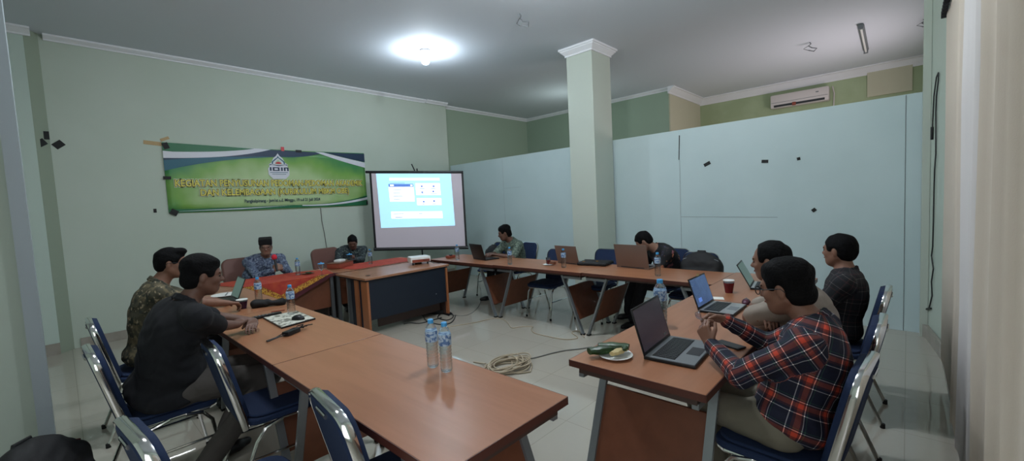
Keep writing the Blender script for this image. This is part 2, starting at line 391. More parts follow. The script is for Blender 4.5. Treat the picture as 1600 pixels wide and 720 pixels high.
mb.prism([(-.9, 0), (-.1, 0), (.02, -.14), (-.9, -.14)], Matrix(((0, 1, 0, -7.70), (1, 0, 0, 0), (0, 0, 1, 0), (0, 0, 0, 1))), CEIL)
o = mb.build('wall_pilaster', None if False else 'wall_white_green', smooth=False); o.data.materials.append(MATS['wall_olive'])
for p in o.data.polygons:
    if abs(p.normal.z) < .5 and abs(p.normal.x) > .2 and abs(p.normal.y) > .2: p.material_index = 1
tag(o, kind='structure')
def cornice(p0, p1, nrm, s=.07, name=None):
    global k
    p0, p1, n = Vector((*p0, CEIL)), Vector((*p1, CEIL)), Vector((*nrm, 0)); mb = MB(); prof = [(0, 0), (s, 0), (s, -.02), (s*.8, -.03), (s*.3, -s*.75), (s*.25, -s*.8), (0.02, -s), (0, -s)]
    vs = [p+n*a+Vector((0, 0, b)) for p in (p0, p1) for a, b in prof]; m_ = len(prof)
    mb.add(vs, [(i, (i+1) % m_, m_+(i+1) % m_, m_+i) for i in range(m_)]+[tuple(range(m_)), tuple(range(2*m_-1, m_-1, -1))])
    struct('trim_%d' % k, mb, 'cornice_white', smooth=False); k += 1
cornice((XW, .06), (XW, 5.75), (1, 0)); cornice((XW+.03, 5.75), (XW+.03, 6.33), (1, 0)); cornice((-8.02, 6.33), (-8.02, 9.4), (1, 0))
cornice((-8.02, 9.4), (-3.86, 9.4), (0, -1)); cornice((-3.855, 9.3), (-3.855, 11.3), (1, 0), .14); cornice((-3.86, 11.3), (.2, 11.3), (0, -1), .16)
cornice((-7.70, -1.0), (-7.70, -.04), (1, 0), .09)
struct('trim_%d' % k, MB().box((-.28, 11.28, CEIL-.35), (.66, .05, .5)), 'wall_cream'); k += 1
# baseboards
struct('baseboard_left', MB().box((XW+.008, 3.2, .06), (.016, 6.24, .12)), 'baseboard_tile')
struct('baseboard_pilaster', MB().box((-7.692, -.5, .07), (.016, .8, .14)), 'baseboard_tile')
# jamb of the opening at the left edge of the picture
struct('wall_near_left', MB().box((-4.06, -.96, CEIL/2), (.1, 1.54, CEIL)), 'wall_near')
struct('trim_%d' % k, MB().box((-4.05, -.155, CEIL/2), (.14, .07, CEIL)), 'trim_bluegrey'); k += 1
# corner post at the right end of the partition, with its tile block
struct('trim_%d' % k, MB().box((.135, 6.1, CEIL/2), (.06, .1, CEIL)), 'column_green'); k += 1
struct('baseboard_right', MB().prism([(.125, 6.03), (.17, 6.03), (.262, 5.3), (.278, -1.0), (.25, -1.0), (.235, 5.3), (.15, 5.98)], Matrix(), .13), 'baseboard_tile')

# ================================================================== THINGS ON WALLS AND CEILING
# ceiling bulb
t = empty('ceiling_lamp', LAMP, 0, 'lit globe bulb on a round grey ceiling rose above the projection screen', 'lamp')
MB().lathe([(.0, 0), (.085, 0), (.08, -.02), (.05, -.035), (.0, -.036)], seg=24).build('ceiling_rose', 'lamp_grey', t)
MB().lathe([(.0, -.03), (.028, -.03), (.03, -.075), (.0, -.076)], seg=16).build('socket', 'white_plastic', t)
MB().lathe([(.018, -.07), (.03, -.085), (.055, -.12), (.06, -.15), (.05, -.19), (.03, -.21), (.004, -.217)], seg=20).build('bulb', 'bulb_glow', t)
# bare wires left where lamps were
for px, py, s, lab in ((812, 33, 1.0, 'bent bare wire hook on the ceiling between bulb and column'), (1265, 78, .9, 'small bare wire hook on the ceiling above the air conditioner'), (1443, 42, .7, 'wire hook on the ceiling near the right wall')):
    p = at_z(px, py-12, CEIL); mb = MB()
    mb.tube([(0, 0, 0), (.02*s, 0, -.03), (-.02*s, .03*s, -.05), (.03*s, .02, -.1*s), (.1*s, .05, -.12*s), (.05*s, .1*s, -.15*s), (-.02*s, .03, -.13*s)], .008, 6)
    mb.tube([(0, 0, -.05*s), (-.1*s, .05, -.08*s), (.0, .0, -.15*s)], .006, 6)
    tag(mb.build('wire_hook', 'lamp_grey', None, p), lab, 'hook')
p0, p1 = at_z(1345, 37, CEIL), at_z(1353, 76, CEIL)
t = empty('tube_lamp_fitting', p0, 0, 'unlit narrow tube lamp fitting on the ceiling towards the right wall', 'lamp fitting'); d = p1-p0
MB().tube([(0, 0, -.02), d+Vector((0, 0, -.02))], .04, 8, ref=(0, 0, 1), ry=.02).build('housing', 'lamp_grey', t)
MB().tube([(0.0, 0, -.055), d+Vector((0, 0, -.055))], .014, 8).build('tube', 'white_plastic', t)
MB().box((0, 0, -.05), (.06, .04, .06)).build('end_cap', 'lamp_grey', t); MB().box(d+Vector((0, 0, -.05)), (.06, .04, .06)).build('end_cap', 'lamp_grey', t)
# air conditioner
t = empty('air_conditioner', (-1.74, 11.3, 3.4), 0, 'white wall air conditioner high up behind the blue partition', 'air conditioner')
MB().box((0, -.1, .15), (1.06, .2, .29), bev=.03).build('housing', 'ac_white', t)
MB().box((0, -.202, .045), (.92, .012, .045)).build('air_outlet', 'black_plastic', t)
MB().box((-.08, -.215, .04), (.07, .02, .07), bev=.008).build('louvre_motor', 'clay', t)
MB().box((0, -.203, .12), (1.02, .006, .006)).build('front_seam', 'lamp_grey', t)
MB().box((.33, -.203, .21), (.05, .006, .02)).build('badge', 'lamp_grey', t)
MB().tube([(.57, -.02, .3), (.6, -.02, .15), (.58, -.02, -.4)], .012, 6).build('pipe', 'ac_white', t)
# black tape bits
def tape(x, y, z, w_, h_, rot, lab, axis='x', mn='tape_black', grp=None, nm='tape_piece'):
    M = (Matrix.Rotation(R(90), 4, 'Y') if axis == 'x' else Matrix.Rotation(R(90), 4, 'X')) @ Matrix.Rotation(R(rot), 4, 'Z')
    mb = MB(); mb.box((0, 0, 0), (h_, w_, .003) if axis == 'x' else (w_, h_, .003), M)
    tag(mb.build(nm, mn, None, (x, y, z)), lab, 'tape', grp)
XT = XW+.003
tape(-7.785, -.02, 2.71, .08, .10, 0, 'upright black tape square, topmost of three at the left wall pilaster')
tape(-7.745, -.055, 2.61, .085, .08, 35, 'black tape diamond, lower left of three at the pilaster')
tape(XT, .09, 2.61, .10, .08, 40, 'folded black tape, right of the three at the pilaster')
tape(XT, .96, 1.735, .035, .055, 0, 'tiny black tape mark left of the lower banner corner')
for px, py, w_, h_, r, lab in ((1104, 256, .09, .045, 25, 'black tape scrap on the blue partition, leftmost of the upper three'), (1195, 252, .075, .04, -5, 'rectangular black tape on the blue partition, middle of the upper three'), (1248, 248, .035, .035, 10, 'tiny black tape dot on the blue partition, rightmost of the upper three'), (1272, 328, .045, .04, 40, 'small black tape mark low on the blue partition above the man in dark plaid')):
    P = at_y(px, py, 6.2); tape(P.x, pt(P.x, 0, .0035)[1], P.z, w_, h_, r, lab, 'y')
# black cable hanging on the right wall
def rw(px, py):  # the splayed end of the right wall
    v = ray(px, py); # line x=.15+(6.17-y)*.1494
    t_ = (.15+6.17*.1494)/(v.x+.1494*v.y); p = CAM+v*t_; p.x -= .012; return p
mb = MB(); mb.tube([rw(*q) for q in ((1459, 217), (1460, 190), (1462, 150), (1466, 120), (1469, 113), (1469, 125), (1466, 150), (1465, 175), (1465, 200), (1465, 240), (1463, 265), (1462, 300), (1461, 350), (1460, 385), (1458, 400), (1461, 420), (1458, 440), (1459, 462), (1456, 475), (1454, 482))], .006, 6)
mb.tube([rw(1459, 198), rw(1458.6, 218)], .011, 8); mb.tube([rw(1450, 483), rw(1457, 482)], .01, 6)
tag(mb.build('hanging_cable', 'cable_black'), 'black cable hanging on the green wall beside the blinds', 'cable')
mb = MB(); mb.tube([at_x(x, y, XW+.01) for x, y in ((501, 325), (503, 345), (507, 365), (511, 390), (513, 400))], .006, 5)
tag(mb.build('wall_cable', 'cable_grey'), 'thin cable running down the wall from the banner to the dark batik man', 'cable')
# vertical curtains on the right
t = empty('vertical_blind', (.27, 3.9, 0), 0, 'floor length cream vertical blinds along the right wall', 'blinds')
MB().tube([(-.06, .98, 2.93), (-.06, -3.1, 2.93)], .02, 8, ref=(0, 0, 1), ry=.018).build('rail', 'cornice_white', t)
mb = MB()
for i in range(50): mb.box((-.075, .95-i*.08, 2.90), (.03, .03, .05))
mb.build('carriers', 'black_matt', t)
vy = [1.05, -.24, -.48, -.98, -1.38, -1.6, -1.93, -2.25, -2.5, -2.8, -3.1]
for i in range(len(vy)-1):
    a, b = vy[i], vy[i+1]-.03; dx = .02+.012*(i % 2); mb = MB(); n = 24; vs = []
    xw = lambda s: -.04-.006*(i % 2)-(.034 if i > 3 else .012)*math.exp(-((s-.12)/.10)**2)-(.012 if i > 3 else .004)*math.sin(math.pi*s)
    zb = .16-.03*i if i < 4 else .04
    for s_ in range(n+1):
        s = s_/n
        for zz in (zb, .9, 2.0, 2.88): vs.append((xw(s)-(.004*math.sin(zz*3+i)), a+(b-a)*s, zz))
    fs = [(j*4+q, j*4+q+1, (j+1)*4+q+1, (j+1)*4+q) for j in range(n) for q in range(3)]
    mb.add(vs, fs); o = mb.build('vane', 'curtain_white' if i in (2, 3, 4) else 'curtain_cream', t)
    md = o.modifiers.new('thickness', 'SOLIDIFY'); md.thickness = .006
# ------------------------------------------------------------------ banner
BX = XW+.012; BY0, BY1, BZ0, BZ1 = 1.11, 4.21, 1.69, 2.71; BW = BY1-BY0; BH = BZ1-BZ0
m = mat('banner_green', '4f9a3c', .35); nt = m.node_tree; b = nt.nodes['Principled BSDF']
tc = nt.nodes.new('ShaderNodeTexCoord'); mp = nt.nodes.new('ShaderNodeMapping'); mp.inputs['Scale'].default_value = (1, .55, 1.6); mp.inputs['Location'].default_value = (0, -.86, -.5)
gr = nt.nodes.new('ShaderNodeTexGradient'); gr.gradient_type = 'SPHERICAL'; rp = nt.nodes.new('ShaderNodeValToRGB'); nz = nt.nodes.new('ShaderNodeTexNoise'); nz.inputs['Scale'].default_value = 2.2
nt.links.new(tc.outputs['Object'], mp.inputs[0]); nt.links.new(mp.outputs[0], gr.inputs[0]); nt.links.new(tc.outputs['Object'], nz.inputs['Vector'])
ad = nt.nodes.new('ShaderNodeMath'); ad.operation = 'MULTIPLY_ADD'; ad.inputs[1].default_value = .9; nt.links.new(nz.outputs[0], ad.inputs[0]); ad.inputs[1].default_value = .7; nt.links.new(gr.outputs[0], ad.inputs[2]); nt.links.new(ad.outputs[0], rp.inputs[0])
rp.color_ramp.elements[0].position = .3; rp.color_ramp.elements[0].color = lin('3f8650'); rp.color_ramp.elements[1].position = .95; rp.color_ramp.elements[1].color = lin('b4cc98')
e = rp.color_ramp.elements.new(.55); e.color = lin('7aa850'); nt.links.new(rp.outputs[0], b.inputs['Base Color'])
mat('ink_navy', '1d3550', .4); mat('ink_teal', '1f5f72', .4); mat('ink_white', 'd9dbe4', .4); mat('ink_darkgreen', '1f6b45', .4); mat('ink_yellow', 'd9cf62', .5); mat('ink_black', '141a14', .5); mat('ink_glow', 'dfe8c8', .5); mat('ink_lime', '7fc03c', .4); mat('ink_pale', 'b4cfae', .4)
def bsag(u): return -.012*math.sin(math.pi*u)
t = empty('banner', (BX, BY0, BZ0), 0, 'wide green vinyl banner with yellow capitals taped to the left wall', 'banner')
mb = MB(); n = 40; vs = []
for i in range(n+1):
    u = i/n
    for j in range(9): v = j/8; vs.append((.006*math.sin(u*14+v*3)*v*(1-v)*2, u*BW, v*BH+(-.012*math.sin(math.pi*u) if j == 0 else 0)+(-.02*math.sin(u*math.pi)*(j == 8))))
mb.add(vs, [(i*9+j, (i+1)*9+j, (i+1)*9+j+1, i*9+j+1) for i in range(n) for j in range(8)])
o = mb.build('sheet', 'banner_green', t); md = o.modifiers.new('thickness', 'SOLIDIFY'); md.thickness = .002
def bshape(name, poly, mn, lay):
    mb = MB(); mb.prism([(u*BW, v*BH) for u, v in poly], Matrix(((0, 0, 1, .006+.0015*lay), (1, 0, 0, 0), (0, 1, 0, 0), (0, 0, 0, 1))), .001); return mb.build(name, mn, t, smooth=False)
def bz(p0, p1, p2, n=14): return [((1-s)**2*p0[0]+2*s*(1-s)*p1[0]+s*s*p2[0], (1-s)**2*p0[1]+2*s*(1-s)*p1[1]+s*s*p2[1]) for s in [i/n for i in range(n+1)]]
bshape('printed_band', bz((.0, .60), (.2, .80), (.5, .86))+bz((.5, .86), (.62, .86), (.70, .93))+[(.7, .965), (.45, .965), (.0, .80)], 'ink_teal', 0)
bshape('printed_band', bz((.0, .75), (.22, .84), (.48, .86))+bz((.5, .865), (.62, .87), (.72, .94))+[(.72, .97), (.45, .97), (.0, .82)], 'ink_navy', 1)
bshape('printed_band', [(0, .985), (0, .80)]+bz((0, .78), (.28, .80), (.46, .975))+[(.40, .98)], 'ink_white', 2)
bshape('printed_band', [(0, .995), (0, .88)]+bz((0, .87), (.25, .89), (.38, .975))[1:]+[(.2, .985)], 'ink_darkgreen', 3)
bshape('printed_band', bz((.695, .975), (.82, .84), (1, .72))+[(1, .82)]+bz((1, .82), (.85, .90), (.74, .975)), 'ink_white', 2)
bshape('printed_band', bz((.75, .975), (.86, .90), (1, .83))+[(1, .985), (.88, .98)], 'ink_navy', 3)
bshape('printed_band', [(0, .005), (1, .005), (1, .19)]+bz((1, .19), (.78, .02), (.55, .055))+[(0, .05)], 'ink_darkgreen', 1)
bshape('printed_band', bz((1, .155), (.8, .03), (.6, .05))+bz((.6, .035), (.8, .0), (1, .11)), 'ink_white', 2)
bshape('printed_band', [(0, .02), (.3, .035), (.55, .05), (.3, .02)], 'ink_white', 3)
def text(body, px0, px1, py, cap, mn, ext, lay):
    cu = bpy.data.curves.new('t', 'FONT'); cu.body = body; cu.size = cap/.70; cu.align_x = 'CENTER'; cu.align_y = 'CENTER'; cu.extrude = .0003; cu.offset = ext; cu.resolution_u = 3
    o = bpy.data.objects.new('t', cu); C.objects.link(o); dg = bpy.context.evaluated_depsgraph_get(); dg.update()
    me = bpy.data.meshes.new_from_object(o.evaluated_get(dg)); bpy.data.objects.remove(o)
    a, b = at_x(px0, py, BX), at_x(px1, py, BX); xs = [v.co.x for v in me.vertices]; sx = (b.y-a.y)/(max(xs)-min(xs)); mid = (max(xs)+min(xs))/2
    cy = (a.y+b.y)/2-BY0; cz = (a.z+b.z)/2-BZ0; ys = [v.co.y for v in me.vertices]; my = (max(ys)+min(ys))/2
    for vv in me.vertices: x, y, z = vv.co; vv.co = (.013+.0012*lay+z, cy+(x-mid)*sx, cz+y-my)
    me.materials.clear(); me.materials.append(MATS[mn]); o = bpy.data.objects.new('lettering', me); C.objects.link(o); o.parent = t; return o
for body, px0, px1, py, cap in (('KEGIATAN PENYUSUNAN PEDOMAN-PEDOMAN AKADEMIK', 273, 566, 286.0, .098), ('DAN KELEMBAGAAN (KURIKULUM MBKM OBE)', 313, 545, 300.5, .094)):
    text(body, px0-1.5, px1+1, py, cap, 'ink_glow', .017, 0); text(body, px0-.8, px1+.6, py, cap, 'ink_black', .0105, 1); text(body, px0, px1, py, cap, 'ink_yellow', .004, 2)
text("Pangkalpinang - Jum'at s.d. Minggu, 19 s.d 21 Juli 2024", 382, 500, 313, .052, 'ink_navy', .0012, 0)
# emblem on the banner: pointed dome, bar, letters, base lines
_lp = at_x(435, 261, BX); lu, lv = (_lp.y-BY0)/BW, (_lp.z-BZ0)/BH-.02
def disc(poly, mn, lay): return bshape('emblem', [(lu+x/BW, lv+y/BH) for x, y in poly], mn, lay)
disc([(-.165, -.11), (-.1, -.18), (.1, -.18), (.165, -.11), (.165, -.01), (.14, .03), (.15, .06), (.11, .09)]+[(.07, .17), (.03, .205), (0, .25), (-.03, .205), (-.07, .17)]+[(-.11, .09), (-.15, .06), (-.14, .03), (-.165, -.01)], 'ink_white', 4)
disc([(-.15, .045), (-.10, .055), (0, .035), (.10, .055), (.15, .045), (.13, .065), (0, .05), (-.13, .065)], 'ink_navy', 6)
disc([(-.105, .07), (-.10, .11), (-.05, .155), (-.015, .18), (0, .21), (.015, .18), (.05, .155), (.10, .11), (.105, .07), (.085, .07), (.08, .105), (.04, .14), (0, .175), (-.04, .14), (-.08, .105), (-.085, .07)], 'ink_teal', 6)
disc([(-.06, .07), (-.045, .10), (0, .15), (.045, .10), (.06, .07), (0, .062)], 'ink_pale', 6)
disc([(-.05, .075), (-.035, .10), (0, .11), (.035, .10), (.05, .075), (0, .07)], 'sticker_red', 7)
def bar(x0, y0, x1, y1): disc([(x0, y0), (x1, y0), (x1, y1), (x0, y1)], 'ink_navy', 6)
for x in (-.14, -.035+.07): bar(x, -.045, x+.025, .015)
bar(-.095, -.045, -.07, .015); bar(-.015, -.045, .01, .015); bar(-.095, .0, .01, .015); bar(-.095, -.045, .01, -.03)
bar(.08, -.045, .105, .015); bar(.13, -.045, .155, .015); bar(.08, .0, .155, .015)
for yy, hw in ((-.072, .14), (-.1, .11)): disc([(-hw, yy-.004), (hw, yy-.004), (hw, yy+.004), (-hw, yy+.004)], 'ink_teal', 6)
tape(XT+.02, 1.15, 2.66, .07, .09, 20, 'black tape at the upper left corner of the banner'); tape(XT+.02, 1.13, 2.20, .09, .045, 0, 'black tape halfway down the left edge of the banner')
tape(XT+.02, 1.17, 1.70, .09, .08, -30, 'black tape at the lower left corner of the banner'); tape(XT+.02, 2.98, 2.68, .1, .045, 0, 'black tape on the top edge of the banner')
tape(XT+.022, 2.72, 2.705, .05, .07, 0, 'small red sticker on the top edge of the banner', mn='sticker_red', nm='sticker')
tape(XT, 1.02, 2.69, .22, .055, -5, 'torn tan masking tape left of the upper banner corner', mn='tape_tan'); tape(XT, 1.15, 2.76, .11, .04, 25, 'tan masking tape strip above the upper left banner corner', mn='tape_tan')
tape(XT+.02, 4.2, 1.74, .03, .07, 0, 'black tape at the lower right corner of the banner')
# ------------------------------------------------------------------ projection screen
TL, TR, BL, BR = Vector((-7.3, 4.03, 2.28)), Vector((-6.2, 5.32, 2.21)), Vector((-7.3, 4.03, .88)), Vector((-6.2, 5.32, .81))
ux = (TR-TL); W_ = ux.length; ux.normalize(); uz = (TL-BL).normalized(); un = uz.cross(ux)*-1
un = ux.cross(uz).normalized(); 
if un.x < 0: un = -un
H_ = 1.40; base = Vector((-6.75, 4.675, 0))
t = empty('projection_screen', base, 0, 'white tripod projection screen with black border showing a blue web page', 'projection screen')
def sp(u, v, o=0): return TL+ux*(u*W_)-uz*(v*H_)+un*o-base
def srect(name, u0, v0, u1, v1, o, mn, parent=t, th=.003, skew=0):
    mb = MB(); quad_solid(mb, sp(u0, v1, o), sp(u1, v1, o), sp(u1, v0+skew, o), sp(u0, v0, o), un*th); return mb.build(name, mn, parent, smooth=False)
srect('screen_fabric', 0, 0, 1, 1, 0, 'screen_white')
for a in ((-.012, 0, .01, 1), (.988, 0, 1.01, 1)): srect('side_border', *a, .003, 'black_plastic')
mb = MB(); mb.tube([sp(-.05, -.01, .0), sp(1.01, -.01, .0)], .025, 10); mb.build('top_case', 'black_plastic', t)
mb = MB(); mb.tube([sp(-.02, 1.02, .0), sp(1.02, 1.02, .0)], .032, 10); mb.build('bottom_bar', 'black_plastic', t)
q = sp(.5, .5, -.06); mb = MB(); mb.tube([(q.x, q.y, .25), (q.x, q.y, 2.33)], .014, 8); mb.build('stand_pole', 'black_plastic', t)
for a in (20, 140, 260):
    mb = MB(); mb.tube([(q.x, q.y, .5), (q.x+.45*math.cos(R(a)), q.y+.45*math.sin(R(a)), .012)], .012, 8); mb.build('leg', 'black_plastic', t)
mb = MB(); mb.tube([(q.x-.04, q.y-.02, 2.28), (q.x-.08, q.y-.06, 2.42)], .012, 6); mb.build('hanging_hook', 'black_plastic', t)
pic = MB(); quad_solid(pic, sp(.075, .735, .004), sp(.885, .715, .004), sp(.87, .012, .004), sp(.06, .012, .004), un*.001); pic = pic.build('projected_picture', 'proj_blue', t, smooth=False)  # glows by itself in place of a projector beam
def pr(u0, v0, u1, v1, mn, lay=1, nm='page_block'):  # in picture coordinates
    f = lambda u, v: sp(.06+.015*v+.81*u, .012+.713*v, .006+.001*lay)
    mb = MB(); quad_solid(mb, f(u0, v1), f(u1, v1), f(u1, v0), f(u0, v0), un*.0006); return mb.build(nm, mn, pic, smooth=False)
pr(.17, .08, .84, .125, 'proj_white'); pr(.15, .19, .48, .52, 'proj_white'); pr(.15, .19, .48, .245, 'proj_bar', 2); pr(.51, .18, .84, .40, 'proj_white'); pr(.51, .46, .84, .59, 'proj_white'); pr(.15, .71, .84, .84, 'proj_white')
for u, v, w2 in ((.2, .29, .12), (.2, .35, .1), (.2, .41, .13), (.2, .47, .09), (.56, .27, .07), (.71, .27, .08), (.55, .375, .08), (.70, .375, .1), (.58, .56, .03), (.71, .56, .06), (.17, .745, .15), (.52, .745, .05), (.17, .17, .2), (.2, .81, .1)):
    pr(u, v, u+w2, v+.012, 'proj_ink', 3)
for u, v in ((.58, .22), (.74, .22), (.58, .335), (.73, .32), (.59, .51), (.73, .5)): pr(u, v, u+.025, v+.03, 'proj_bar', 3, 'page_icon')
for u0 in (.17, .19, .44): pr(u0, .205, u0+.03, .23, 'proj_white', 3, 'page_icon')
pr(.65, .71, .653, .84, 'proj_ink', 3, 'page_line')
# ================================================================== FURNITURE
TH = .75
def make_table(L=1.49, D=.70, rz=0, loc=(0, 0, 0), label=''):
    t = empty('folding_table', loc, rz, label, 'table', 'folding conference tables')
    mb = MB(); mb.box((0, 0, TH-.015), (L-.004, D, .03)); mb.build('tabletop', 'table_wood', t, bevel=.002)
    mb = MB()
    for c, d in (((0, -D/2-.001, TH-.018), (L-.004, .004, .034)), ((0, D/2+.001, TH-.018), (L-.004, .004, .034)), ((-L/2+.001, 0, TH-.018), (.004, D, .034)), ((L/2-.001, 0, TH-.018), (.004, D, .034))): mb.box(c, d)
    mb.build('edge_band', 'table_edge', t)
    mb = MB(); 
    for s in (-1, 1): mb.box((0, s*(D/2-.06), TH-.047), (L-.12, .02, .034))
    for s in (-1, 1): mb.box((s*(L/2-.035), 0, TH-.050), (.02, D-.09, .04))
    mb.build('apron', 'panel_dark', t)
    for s in (-1, 1):
        xt, xb = s*(L/2-.30), s*(L/2-.035); z0, z1 = .0, TH-.07
        for q in (-1, 1):
            y = q*(D/2-.055); leg = MB(); d = Vector((xb-xt, 0, z0-z1)); a = math.atan2(-(xb-xt), z1-z0)
            leg.box(((xt+xb)/2, y, (z0+z1)/2+.012), (.022, .042, d.length), Matrix.Rotation(-a if False else math.atan2(xt-xb, z1-z0), 4, 'Y')); leg.build('leg', 'steel_grey', t)
            mb = MB(); mb.box(((xt+s*(L/2-.03))/2, y, TH-.078), (.27, .03, .028)); mb.build('rail', 'steel_grey', t)
            mb = MB(); mb.box((xb, y, .008), (.04, .05, .016)); mb.build('foot_pad', 'dark_rubber', t)
        f0, f1 = .28, .90; P = lambda f: (xb+(xt-xb)*f, f*(z1-z0))
        (xa, za), (xc, zc) = P(.24), P(.80); mb = MB(); h = D/2-.075
        quad_solid(mb, (xa, -h, za), (xa, h, za), (xc, h, zc), (xc, -h, zc), (-.014*s, 0, 0)); mb.build('end_panel', 'panel_wood', t, smooth=False)
        mb = MB(); mb.tube([(xt, -D/2+.06, z1), (xt, D/2-.06, z1)], .014, 6); mb.build('cross_rail', 'steel_grey', t)
    return t
tl = [('nearest folding table of the left row, with two water bottles', -1.065-.78, 0), ('middle folding table of the left row, under the patterned pad', -1.065-.78-1.555, 0), ('farthest folding table of the left row, towards the head tables', -1.065-.78-3.11, 0)]
for lab, x, z in tl: make_table(1.55, .68, 0, (x, 1.105, 0), lab)
for i, (lab, xc) in enumerate((('folding table of the back row nearest the projection screen', -4.92), ('middle folding table of the back row', -3.48), ('right folding table of the back row with the brown laptop', -2.04))):
    make_table(1.44, .70, 0, (xc, 4.40+.02*i, 0), lab)
make_table(1.70, .70, R(90), (-.965, 2.65, 0), 'nearest folding table of the right row, with the leaf-wrapped food')
make_table(1.33, .70, R(90), (-.965, 4.17, 0), 'rear folding table of the right row, under the red cup')
# head tables against the left wall
def head_table(y0, y1, lab):
    L = y1-y0; t = empty('head_table', (-6.10, (y0+y1)/2, 0), 0, lab, 'table')
    mb = MB(); mb.box((0, 0, TH-.015), (.70, L-.004, .03)); mb.build('tabletop', 'table_wood', t, bevel=.002)
    mb = MB(); mb.box((.351, 0, TH-.018), (.004, L-.004, .034)); mb.build('edge_band', 'table_edge', t)
    mb = MB(); mb.box((.28, 0, .50), (.018, L-.12, .42)); mb.build('front_panel', 'panel_wood', t)
    for s in (-1, 1):
        mb = MB(); mb.box((0, s*(L/2-.08), .38), (.5, .018, .62)); mb.build('end_panel', 'panel_dark', t)
        for q in (-1, 1):
            mb = MB(); mb.box((q*.30, s*(L/2-.035), .36), (.035, .04, .72)); mb.build('leg', 'steel_grey', t)
    return t
head_table(1.10, 2.54, 'wooden head table under the red batik cloth, before the man with the microphone')
head_table(2.56, 4.02, 'wooden head table behind the projector desk, before the man with the phone')
# projector desk
t = empty('projector_desk', (-5.30, 3.19, 0), 0, 'wooden desk with navy front panel carrying the projector', 'desk')
MB().box((0, 0, .735), (.80, 1.32, .03)).build('desktop', 'desk_top', t, bevel=.004)
MB().box((0, 0, .712), (.76, 1.28, .02)).build('under_frame', 'desk_black', t)
MB().box((.36, 0, .455), (.02, 1.2, .50)).build('front_panel', 'desk_black', t)
MB().box((.26, .05, .17), (.016, 1.0, .2)).build('lower_panel', 'panel_dark', t)
for s in (-1, 1):
    for x, w2 in ((.31, .15), (.10, .09)): MB().box((x, s*.62, .35), (w2, .03, .70)).build('support_post', 'desk_post', t)
    MB().box((.13, s*.605, .35), (.42, .02, .70)).build('side_panel', 'desk_black' if s < 0 else 'panel_dark', t)
    MB().box((-.15, s*.61, .36), (.03, .05, .72)).build('leg', 'steel_grey', t)
    MB().box((.1, s*.62, .012), (.62, .06, .024)).build('foot_bar', 'black_plastic', t)
MB().lathe([(.008, 0), (.008, .004), (.0, .005)], (0, 0, 0), 12, M=Matrix.Rotation(R(90), 4, 'Y')).build('lock', 'steel_grey', t, (.372, .42, .35))
MB().lathe([(.03, 0), (.03, .002), (.0, .003)], (0, 0, 0), 16).build('cable_cover', 'black_plastic', t, (.22, -.52, .751))
# ------------------------------------------------------------------ blue banquet chairs
def make_chair():
    t = empty('banquet_chair', (0, 0, 0), 0, 'x', 'chair', 'blue banquet chairs')
    mb = MB(); mb.prism(rrect(.43, .42, .07), Matrix.Translation((.01, 0, .425)), .035); mb.prism(rrect(.41, .40, .09), Matrix.Translation((.01, 0, .46)), .018); mb.build('seat', 'blue_fabric', t, bevel=.012, sharp=60)
    # back frame: an upside-down U of flat chromed tube that leans back and turns forward under the seat
    a = R(13); bx, bz0 = -.215, .43
    def bp(y, s, o=0): return (bx-s*math.sin(a)+o*math.cos(a), y, bz0+s*math.cos(a)+o*math.sin(a))
    hw, hh, rr = .205, .475, .085
    path = [(hw*.86, -.02), (hw*.93, .06), (hw*.98, .2)]+[(x, y+0) for x, y in arc(hw-rr, hh-rr, rr, 0, 90, 6)]+[(x, y) for x, y in arc(-(hw-rr), hh-rr, rr, 90, 180, 6)]+[(-hw*.98, .2), (-hw*.93, .06), (-hw*.86, -.02)]
    nrm = (math.cos(a), 0, math.sin(a)); P = [bp(y, s) for y, s in path]
    mb = MB(); mb.tube(P, .008, 10, ref=nrm, ry=.019); mb.build('back_frame', 'chrome', t)
    out = [(y*.95, s*.965+.012 if s > .1 else s+.05) for y, s in path]; n = len(out)
    out2 = [(y*.86, s*.93+.02) for y, s in out]
    mb = MB(); vs = [bp(y, s, .016) for y, s in out]+[bp(y, s, -.014) for y, s in out]+[bp(y, s, .042) for y, s in out2]+[bp(y, s, -.022) for y, s in out2]
    mb.add(vs, [(i, (i+1) % n, n+(i+1) % n, n+i) for i in range(n)]+[(i, 2*n+i, 2*n+(i+1) % n, (i+1) % n) for i in range(n)]+[(n+i, n+(i+1) % n, 3*n+(i+1) % n, 3*n+i) for i in range(n)]+[tuple(range(2*n, 3*n)), tuple(reversed(range(3*n, 4*n)))])
    mb.build('backrest', 'blue_fabric', t, sharp=50)
    mb = MB(); mb.tube([bp(-.05, hh-.035, -.026), bp(.05, hh-.035, -.026)], .01, 8, ref=nrm, ry=.006); mb.build('back_handle', 'chrome', t)
    mb = MB(); mb.tube([(-.2, -.176, .42), (.17, -.19, .415), (.2, -.17, .415), (.2, .17, .415), (.17, .19, .415), (-.2, .176, .42)], .011, 8, closed=True); mb.build('seat_frame', 'chrome', t)
    for s in (-1, 1):
        mb = MB(); mb.tube([(.05, s*.195, .417), (.13, s*.2, .40), (.175, s*.203, .34), (.225, s*.21, .012)], .011, 8); mb.build('leg', 'chrome', t)
        mb = MB(); mb.tube([(-.03, s*.195, .417), (-.12, s*.2, .395), (-.17, s*.203, .33), (-.30, s*.21, .012)], .011, 8); mb.build('leg', 'chrome', t)
        mb = MB(); mb.tube([(-.205, s*.205, .235), (.19, s*.206, .235)], .008, 6); mb.build('stretcher', 'chrome', t)
        for lx in (.226, -.303): mb = MB(); mb.lathe([(.014, 0), (.014, .03), (.0, .031)], (lx, s*.21, 0), 10); mb.build('leg_cap', 'dark_rubber', t)
    return t
chair0 = make_chair(); used = [0]
